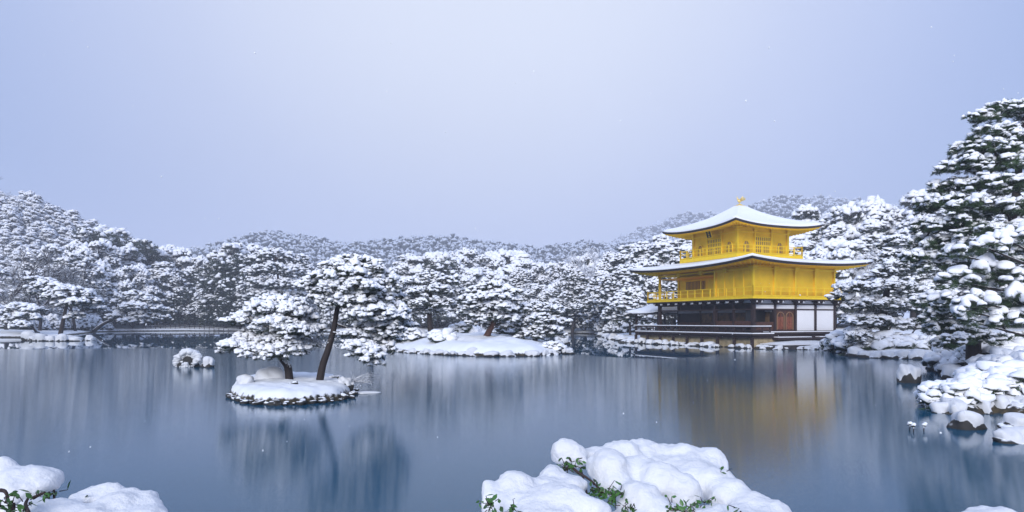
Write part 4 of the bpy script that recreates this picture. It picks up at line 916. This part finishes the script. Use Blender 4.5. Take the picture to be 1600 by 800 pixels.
parts = [scatter(BLOB3, ar+t.rs.normal(0, .012, ar.shape)+[0, .03, 0], np.stack([np.interp(np.arange(26), [0, 5, 12, 20, 25], [.06, .13, .17, .12, .05])]*3, 1)*[1, 1.5, .8], t.rs, .2),
         scatter(BLOB2, np.stack([t.rs.uniform(-.1, .2, 30), np.full(30, -.33), np.abs(t.rs.normal(.07, .06, 30))], 1), t.rs.uniform(.03, .07, 30), t.rs), scatter(BLOB2, np.stack([t.rs.uniform(-.42, .42, 24), np.full(24, -.30), np.abs(t.rs.normal(.03, .04, 24))], 1), t.rs.uniform(.015, .035, 24), t.rs)]
V, T = cat(parts); mesh_obj('snow_cap', V, T, SNOW_DIM, root); tag(root, 'rounded rock wearing a thick arch of snow, standing alone in the water', 'rock')
x, y = at(319, 574); rock('small snow capped rock touching the arched one', x, y+.15, 0, .26, .24, .24, 8, .22)
x, y = at(1429, 599); rock('square topped dark rock with a flat cushion of snow, off the right bank', x, y+.3, .0, .34, .30, .50, 12, .13, lump=.12)
x, y = at(1526, 672); rock('low dark rock under a smooth slab of snow beside the promontory', x, y+.3, -.02, .36, .27, .26, 15, .12, lump=.2)
x, y = at(878, 538); rock('small snow capped rock off the right tip of the broad island', x, y, .0, .50, .40, .38, 18, .42)
x, y = at(887, 553); rock('flat little rock with a dab of snow, nearest of those off the broad island', x, y, -.02, .36, .3, .22, 19, .18)
zb = near_h((420-800)/F*19.6, 19.6)
rock('smooth boulder buried in snow on the back left of the small island', (424-800)/F*19.8, 19.8, zb-.1, .44, .36, .30, 21, .10, lump=.08, cz=-.6)
rock('small snowy mound at the left tip of the small island', (384-800)/F*18.6, 18.6, near_h((384-800)/F*18.6, 18.6)-.03, .22, .2, .15, 22, .07, lump=.12, cz=-.6)
rock('dark bare stone showing through the snow in front of the low pine', (458-800)/F*17.6, 17.6, near_h((458-800)/F*17.6, 17.6)-.01, .13, .1, .07, 23, .0)
rock('snow topped stone at the right tip of the small island', (538-800)/F*18.6, 18.6, near_h((538-800)/F*18.6, 18.6)-.1, .16, .15, .16, 24, .08)
RR = np.random.RandomState(77)
def edge_rocks(pts, n, smin, smax, label, group, capk=.5, jit=.15, zoff=-.03):
    pts = np.array(pts); seg = np.linalg.norm(np.diff(pts, axis=0), axis=1); cum = np.concatenate([[0], np.cumsum(seg)])
    for i in range(n):
        s = (i+RR.uniform(.1, .9))/n*cum[-1]; x = np.interp(s, cum, pts[:, 0])+RR.normal(0, jit); y = np.interp(s, cum, pts[:, 1])+RR.normal(0, jit)
        q = RR.uniform(smin, smax)
        rock(label, x, y, zoff, q*RR.uniform(.8, 1.4), q*RR.uniform(.7, 1.1), q*RR.uniform(.55, .9), RR.randint(1000), q*capk*RR.uniform(.6, 1.3), group, lod=2)
edge_rocks([mid_poly[i] for i in (1, 2, 3, 4, 5, 6, 7, 8, 9)], 42, .16, .42, 'dark shore stone along the waterline of the broad island', 'shore stones of the broad island', .35)
edge_rocks([near_poly[i] for i in (0, 1, 2, 3, 4, 5, 6, 7)], 58, .02, .12, 'tiny dark stone in the edge of the small island', 'edge stones of the small island', .0, .06, .03)
edge_rocks([loc2(-1.9, 14), loc2(-1.8, 9), loc2(-1.8, 5), loc2(-1.7, 0), loc2(-1.3, -2.8)], 22, .2, .46, 'snow capped stone at the foot of the pavilion veranda', 'stones below the veranda', .35)
edge_rocks([loc2(-1.2, -3.2), loc2(1, -4.3), loc2(4, -4.5), loc2(6.5, -4.5), loc2(9, -4.9)], 15, .18, .42, 'snow capped stone below the entrance steps of the pavilion', 'stones below the entrance steps', .4)
edge_rocks([PXY(1312, 44), PXY(1330, 41), PXY(1345, 38), PXY(1390, 36.8), PXY(1440, 36.4), PXY(1480, 36.8)], 26, .18, .45, 'stone on the shore under the wide pine', 'shore stones under the wide pine', .4)
edge_rocks([PXY(935, 95), PXY(948, 85.5), PXY(956, 76.5), PXY(975, 70), PXY(1000, 67.5), PXY(1012, 65)], 14, .3, .6, 'snow capped stone on the bank left of the pavilion', 'shore stones left of the pavilion', .45)
edge_rocks([PXY(40, 71.5), PXY(60, 69.2), PXY(95, 68.2), PXY(125, 69.2), PXY(150, 72)], 9, .3, .55, 'snow capped stone at the edge of the left islet', 'stones of the left islet', .8)
edge_rocks([PXY(1468, 29.5), PXY(1478, 26), PXY(1500, 23.5), PXY(1535, 21), PXY(1575, 19.5)], 18, .2, .42, 'snow heaped stone on the bank below the big dark pine', 'stones below the big pine', .5)
# the rocky promontory on the right: snow heaped stones and low clipped shrubs
edge_rocks([PXY(1462, 16.6), PXY(1463, 15.4), PXY(1480, 14.9), PXY(1510, 14.9), PXY(1560, 15.2), PXY(1620, 14.7), PXY(1680, 14)], 20, .12, .26, 'rough stone under lumpy snow at the edge of the right promontory', 'edge stones of the right promontory', .9, .06)
SHN = [shrub_proto(340+i, .55, 1.3, .19, lod=1, n=62, snow=.92, fl=.62).build('shrub', PROTO_LOC, leafm=NEEDLE_G, names=('stems', 'foliage', 'snow')) for i in range(3)]
for i, (px_, Y_, s) in enumerate([(1472, 16, .8), (1492, 15.4, .8), (1490, 16.8, .8), (1515, 16.4, .9), (1530, 15.6, .8), (1540, 17.4, 1.0), (1560, 16.2, 1.0), (1585, 16.8, 1.1), (1590, 15.6, .9), (1612, 16.2, 1.1), (1562, 18.6, 1.1), (1600, 18.6, 1.2), (1635, 17.4, 1.2), (1545, 20.4, 1.0), (1580, 20.6, 1.2), (1620, 20.5, 1.2)]):
    x_ = (px_-800)/F*Y_; place(SHN[i % 3], x_, Y_, max(.05, gh(x_, Y_)-.1), i*1.3, (s, s, s*1.05), 'low cushion of snowy shrub on the right promontory', 'shrub', 'low shrubs on the right promontory')
for i, (px_, Y_, s) in enumerate([(1325, 43.5, 2.0), (1345, 41, 1.8), (1312, 46.5, 1.6), (1370, 39.5, 1.6), (1400, 39, 1.3), (1440, 39, 1.5), (1470, 39.5, 1.6), (1490, 27.5, 1.4), (1512, 26.5, 1.2), (1555, 25, 1.5), (1600, 25, 1.8), (1590, 22.5, 1.4)]):
    x_ = (px_-800)/F*Y_; place(SHN[i % 3], x_, Y_, max(.05, gh(x_, Y_)-.1), i*1.7, (s, s, s), 'snow covered shrub on the bank between the pavilion and the big pine', 'shrub', 'shrubs on the right bank')
for i, (px_, Y_, s, lab) in enumerate([(690, 44, 1.3, 'round little snowy shrub between the two pines of the broad island'), (638, 47, 1.4, 'snowy shrub at the back left of the broad island'), (726, 52, 1.6, 'snowy shrub behind the reddish trunk on the broad island'), (800, 50, 1.9, 'snowy shrub behind the pines on the broad island, towards its right end'),
                                      (862, 42, 1.0, 'lowest snowy shrub by the water at the right end of the broad island'), (525, 19.8, .25, 'tiny frosted shrub on the right of the small island')]):
    x_ = (px_-800)/F*Y_; z_ = (near_h if Y_ < 30 else mid_h)(x_, Y_); place(SHN[i % 3], x_, Y_, z_-.05, i*2.1, (s, s, s), lab, 'shrub')
# thin frosted twigs reaching from the small island over the water
t = Tree(610, 1); rs = t.rs
for i in range(16):
    a = rs.uniform(-.5, .4); l = rs.uniform(.4, 1.0); e = np.array([math.cos(a)*l, math.sin(a)*l, rs.uniform(.05, .42)]); t.limb([(0, 0, 0), e*.5+[0, 0, .1], e], .008, .004, 4, 6)
    for k_ in range(4): f = rs.uniform(.4, 1); b = e*f+[0, 0, .04]; t.limb([b, b+rs.normal(0, .09, 3)+[.06, 0, .05]], .005, .002, 3, 3)
V, T = cat(t.wood); o = mesh_obj('bare_shrub', V, T, TWIG, None, True, (-4.62, 18.9, .2)); tag(o, 'thin frosted twigs spreading low over the water from the small island', 'shrub')
x_, y_ = at(568, 614); o = mesh_obj('ice_patch', lumpy(I3[0], np.random.RandomState(4), .3)*[.40, .30, .035], I3[1], SNOW, None, True, (x_, y_, .01)); tag(o, 'thin patch of snow floating just off the right end of the small island', 'snow patch')
for i, (px_, py_) in enumerate([(1421, 672), (1427, 675), (1443, 674)]):
    x_, y_ = at(px_, py_); t = Tree(620+i, 1); t.limb([(0, 0, -.1), (.01, 0, .10)], .012, .008, 5, 3); t.snow.append(scatter(BLOB2, [(0.01, 0, .12)], [(.045, .04, .04)], t.rs)); r_ = t.build('water_stake', (x_, y_, 0))
    tag(r_, ['leftmost', 'middle', 'rightmost'][i]+' of three tiny snow tipped stakes in the dark water', 'stake')
for i, (px_, Y_, pyt, s, lab) in enumerate([(1592, 12.5, 667, .22, 'snow capped stone cut by the right edge, just below the promontory'), (1600, 11.3, 690, .24, 'snow capped stone cut by the right edge, second below the promontory'), (1606, 9.4, 750, .12, 'snow tipped stone at the right edge, lowest of the three')]):
    x_, z_ = (px_-800)/F*Y_, H-(pyt-HOR)/F*Y_; rock(lab, x_, Y_, z_-.02, s*1.5, s, s*.55, 90+i, s*.5)

for i, (px_, Y_, yt_, lab) in enumerate([(10, 96, 345, 'tall frosted bare tree nearest the left edge, in front of the hill'), (62, 99, 372, 'spreading bare tree with snow lined boughs above the left islet pine'), (118, 112, 385, 'slim bare tree standing right of the spreading one on the left shore')]):
    x_ = (px_-800)/F*Y_; z_ = max(.3, gh(x_, Y_)); h_ = H+(HOR-yt_)/F*Y_-z_; o = bare_proto(650+i, h_*.95, 7).build('bare_tree', (x_, Y_, z_), woodm=BARK); tag(o, lab, 'bare tree')
# low rope fence along the dark far shore
fr = empty('shore_fence', (0, 0, 0)); pts = []
for i in range(18):
    px_ = 228+i*7.6; Y_ = np.interp(px_, base[:, 0], base[:, 1])-2.2; x_ = (px_-800)/F*Y_; z_ = gh(x_, Y_); pts.append((x_, Y_, z_))
    mesh_obj('post', *tube([(x_, Y_, z_-.2), (x_, Y_, z_+.75)], [.06, .06], 6), DWOOD, fr)
for dz in (.35, .68): mesh_obj('rail', *tube([(a, b, c+dz) for a, b, c in pts], [.035]*len(pts), 4), BARK, fr)
tag(fr, 'low dark post and rail fence along the far shore', 'fence')

# branch tips of a bare tree at the very left edge, high against the sky
t = Tree(640, 0); rs = t.rs; YB = 26.0; tip = P(-40, 262, YB); root = np.array([tip[0]-2.2, YB+.5, 0.0])
root[2] = -.3
def grow(p, d, ln, r, lv):
    m = p+d*ln*.5+rs.normal(0, .04*ln, 3); e = m+d*ln*.5+rs.normal(0, .06*ln, 3); t.wood.append(tube([p, m, e], [r, r*.85, r*.7], 4, caps=False))
    if lv == 0: return
    for k_ in range(3): nd = d+rs.normal(0, .45, 3); nd /= np.linalg.norm(nd); grow(e if k_ < 2 else m, nd, ln*rs.uniform(.6, .8), r*.62, lv-1)
tr_top = np.array([0, 0, tip[2]-root[2]-1.2]); t.limb([(0, 0, -.5), tr_top*[1, 1, .5]+[.2, 0, 0], tr_top], .22, .12, 7, 10)
grow(tr_top, np.array([.75, 0, .55]), 1.05, .07, 5); grow(tr_top, np.array([.1, .3, .95]), 1.3, .07, 4); grow(tr_top-[0, 0, 1], np.array([.5, .4, .6]), .8, .06, 4); grow(tr_top-[0, 0, .4], np.array([.85, 0, .1]), .8, .05, 4)
xx = tip[0]-2.2; o = t.build('bare_tree', (xx, YB+.5, -.2), woodm=mat('bare_bark', (.10, .11, .14), .8)); tag(o, 'bare tree whose dark twigs poke in at the left edge against the sky', 'bare tree')

# ------------------------------------------------------------------ snow heaped shrubs right in front of the camera
def snow_mass(lumps, vox, seed):
    """lumps: [(x, y, z, rx, ry, rz)] fused into one soft skin"""
    rs = np.random.RandomState(seed); parts = []
    for (x, y, z, rx, ry, rz) in lumps:
        V = lumpy(I3[0], rs, .07, 2.0); parts.append((V*[rx, ry, rz]+[x, y, z], I3[1]))
    V, T = cat(parts); o = mesh_obj('tmp', V, T, SNOW_DIM)
    m = o.modifiers.new('r', 'REMESH'); m.mode = 'VOXEL'; m.voxel_size = vox
    s = o.modifiers.new('s', 'SMOOTH'); s.factor = .6; s.iterations = 22
    tx = bpy.data.textures.new('soft_cloud', 'CLOUDS'); tx.noise_scale = .075
    dm = o.modifiers.new('d', 'DISPLACE'); dm.texture = tx; dm.strength = .032; dm.mid_level = .5
    tx2 = bpy.data.textures.new('fine_cloud', 'CLOUDS'); tx2.noise_scale = .03
    dm2 = o.modifiers.new('d2', 'DISPLACE'); dm2.texture = tx2; dm2.strength = .010; dm2.mid_level = .5
    bpy.context.view_layer.update(); dg = bpy.context.evaluated_depsgraph_get(); me = bpy.data.meshes.new_from_object(o.evaluated_get(dg))
    me.name = 'snow'; bpy.data.objects.remove(o); me.materials.clear(); me.materials.append(SNOW_DIM)
    for p in me.polygons: p.use_smooth = True
    return me
def leaf_sprig(t, p, n, size, spread):
    rs = t.rs; V, T = [], []
    for i in range(max(3, int(n*.7))):
        b = p+rs.normal(0, 1, 3)*spread; d = rs.normal(0, 1, 3)+[0, -.2, -.35]; d /= np.linalg.norm(d); s = np.cross(d, rs.normal(size=3)); s /= np.linalg.norm(s); nrm = np.cross(d, s)
        l = size*rs.uniform(.7, 1.3); w_ = l*.27; k_ = len(V)
        V += [b, b+d*l*.3+s*w_*.8+nrm*l*.06, b+d*l*.62+s*w_*.85+nrm*l*.05, b+d*l, b+d*l*.62-s*w_*.85+nrm*l*.05, b+d*l*.3-s*w_*.8+nrm*l*.06, b+d*l*.5-nrm*l*.03]
        T += [(k_, k_+1, k_+6), (k_+1, k_+2, k_+6), (k_+2, k_+3, k_+6), (k_+3, k_+4, k_+6), (k_+4, k_+5, k_+6), (k_+5, k_, k_+6)]
        t.limb([p*.6+b*.4, b], .0022, .0014, 3, 3)
    t.leaf.append((np.array(V), np.array(T)))
def front_shrub(label, lumps, sprigs, twigs, seed, base_px, Yb, leafsize=.028):
    root = np.array([(base_px-800)/F*Yb, Yb, .35]); L_ = []
    for (px_, py_, rx, rz, Y_) in lumps:
        c = P(px_, py_, Y_)-root; k_ = Y_/F; L_.append((*c, rx*k_*1.12, (rx+rz)*.58*k_, rz*k_*1.02))
    me = snow_mass(L_, .012, seed); r_ = empty('shrub', root); so = bpy.data.objects.new('snow', me); COL.objects.link(so); so.parent = r_
    t = Tree(seed, 2)
    for (px_, py_, Y_, n) in sprigs: leaf_sprig(t, P(px_, py_, Y_)-root, n, leafsize, leafsize*.65)
    for tw in twigs: t.limb([P(a, b, c)-root for a, b, c in tw], .007, .004, 6, 10)
    for i in range(14):
        q = L_[i*len(L_)//14]; t.limb([(t.rs.normal(0, .1), t.rs.normal(0, .1), -.1), np.array(q[:3])*[.5, .5, .5], np.array(q[:3])-[0, 0, q[5]*.3]], .012, .004, 5, 6)
    # leaves hidden deeper under the snow, all round the shrub
    for q in L_[::2]: leaf_sprig(t, np.array(q[:3])-[0, 0, q[5]*.95], 10, leafsize, leafsize*.9)
    V, T = cat(t.wood); mesh_obj('stems', V, T, DWOOD, r_)
    V, T = cat(t.leaf); mesh_obj('leaves', V, T, LEAFG, r_)
    tag(r_, label, 'shrub'); return r_
ctr = [(764, 768, 12, 20, 2.75), (770, 792, 18, 20, 2.7), (806, 762, 26, 27, 2.8), (812, 795, 34, 26, 2.7), (863, 744, 21, 20, 2.95), (850, 775, 34, 28, 2.85), (886, 708, 26, 22, 3.25), (905, 716, 14, 16, 3.22), (930, 712, 19, 17, 3.3), (967, 712, 30, 22, 3.35),
       (1005, 704, 28, 20, 3.45), (1040, 715, 30, 22, 3.45), (1068, 714, 24, 20, 3.4), (1106, 724, 26, 24, 3.35), (1118, 745, 18, 16, 3.3), (1000, 728, 60, 24, 3.4), (1070, 738, 50, 24, 3.3),
       (948, 730, 30, 28, 3.1), (960, 755, 30, 26, 3.05), (1000, 742, 38, 30, 3.15), (1035, 752, 34, 30, 3.05), (1068, 768, 28, 30, 3.0), (1110, 755, 36, 26, 3.15), (1136, 775, 32, 26, 3.05), (1000, 780, 32, 30, 2.9), (1022, 800, 30, 24, 2.85), (1085, 745, 40, 24, 3.2),
       (870, 786, 44, 30, 2.7), (918, 800, 34, 26, 2.65), (840, 815, 60, 25, 2.6), (890, 760, 26, 18, 2.9), (1175, 790, 34, 20, 2.95), (1200, 800, 34, 20, 2.9), (1150, 815, 70, 22, 2.8), (980, 830, 90, 26, 2.75), (1060, 818, 60, 24, 2.8)]
front_shrub('snow heaped leafy shrub at the bottom centre, green leaves under its snow', ctr,
            [(884, 730, 3.02, 16), (896, 726, 3.02, 14), (902, 719, 3.0, 10), (934, 768, 2.82, 24), (946, 772, 2.8, 26), (958, 776, 2.8, 24), (968, 771, 2.82, 16), (930, 762, 2.84, 12), (1050, 792, 2.78, 26), (1066, 796, 2.76, 26), (1080, 794, 2.78, 22), (1098, 788, 2.85, 16), (1126, 742, 3.12, 12), (1133, 744, 3.12, 12), (766, 792, 2.5, 18), (770, 786, 2.5, 12), (805, 799, 2.5, 18), (975, 790, 2.7, 12), (985, 797, 2.7, 14), (1155, 795, 2.75, 10)],
            [[(884, 722, 3.05), (903, 738, 3.0), (922, 750, 2.98), (945, 772, 2.9)], [(880, 735, 3.05), (893, 731, 3.05), (905, 740, 3.0)]], 701, 990, 3.0)
lft = [(-14, 738, 40, 24, 2.55), (6, 727, 18, 14, 2.5), (20, 748, 26, 16, 2.45), (50, 745, 26, 19, 2.5), (74, 747, 21, 19, 2.5), (40, 765, 30, 18, 2.45), (84, 757, 11, 13, 2.48), (60, 757, 24, 14, 2.46), (20, 775, 16, 22, 2.4), (-20, 780, 40, 24, 2.4), (50, 790, 22, 16, 2.35), (100, 790, 26, 14, 2.4), (130, 781, 26, 15, 2.5),
       (160, 775, 30, 18, 2.55), (184, 768, 13, 13, 2.56), (185, 790, 34, 20, 2.45), (224, 786, 24, 22, 2.5), (238, 797, 20, 22, 2.48), (200, 775, 16, 14, 2.52), (130, 810, 50, 22, 2.35), (210, 815, 50, 24, 2.4), (40, 822, 60, 22, 2.3)]
front_shrub('snow heaped shrub in the bottom left corner with one bright green leaf', lft,
            [(78, 776, 2.28, 4), (2, 782, 2.2, 14), (10, 795, 2.2, 14), (18, 790, 2.2, 10), (40, 790, 2.25, 8), (45, 782, 2.26, 6), (62, 780, 2.28, 4)],
            [[(52, 778, 2.28), (60, 774, 2.28), (70, 769, 2.28)], [(0, 766, 2.25), (8, 768, 2.24), (12, 778, 2.24), (8, 786, 2.24)], [(44, 800, 2.2), (40, 788, 2.24), (44, 778, 2.26)], [(20, 800, 2.2), (22, 786, 2.22)]], 702, 100, 2.4, .03)
front_shrub('flat hump of snow on a low shrub in the bottom right corner', [(1548, 806, 40, 15, 2.6), (1520, 810, 24, 13, 2.55), (1580, 812, 26, 13, 2.6), (1550, 825, 60, 20, 2.5)], [(1550, 830, 2.4, 8)], [], 703, 1550, 2.6)

# light snow in the air
rs = np.random.RandomState(9); n = 420
Yf = rs.uniform(5, 40, n)**1.0; fp = np.stack([(rs.uniform(0, 1600, n)-800)/F*Yf, Yf, H-(rs.uniform(0, 760, n)-HOR)/F*Yf], 1); fp = fp[fp[:, 2] > .1]
V, T = scatter([(I1[0], I1[1])], fp, np.stack([rs.uniform(.004, .009, len(fp)), rs.uniform(.004, .009, len(fp)), rs.uniform(.006, .014, len(fp))], 1), rs, .4)
o = mesh_obj('falling_snow', V, T, SNOW); tag(o, 'sparse snowflakes drifting in the air over the pond', 'snowflakes', kind='stuff')

# prototypes that found no place are dropped
for pr in EV+DK+DD+CN+PN+BR+HT+hb+SH+SHN:
    if pr.name not in used:
        for ch in list(pr.children_recursive): bpy.data.objects.remove(ch)
        bpy.data.objects.remove(pr)
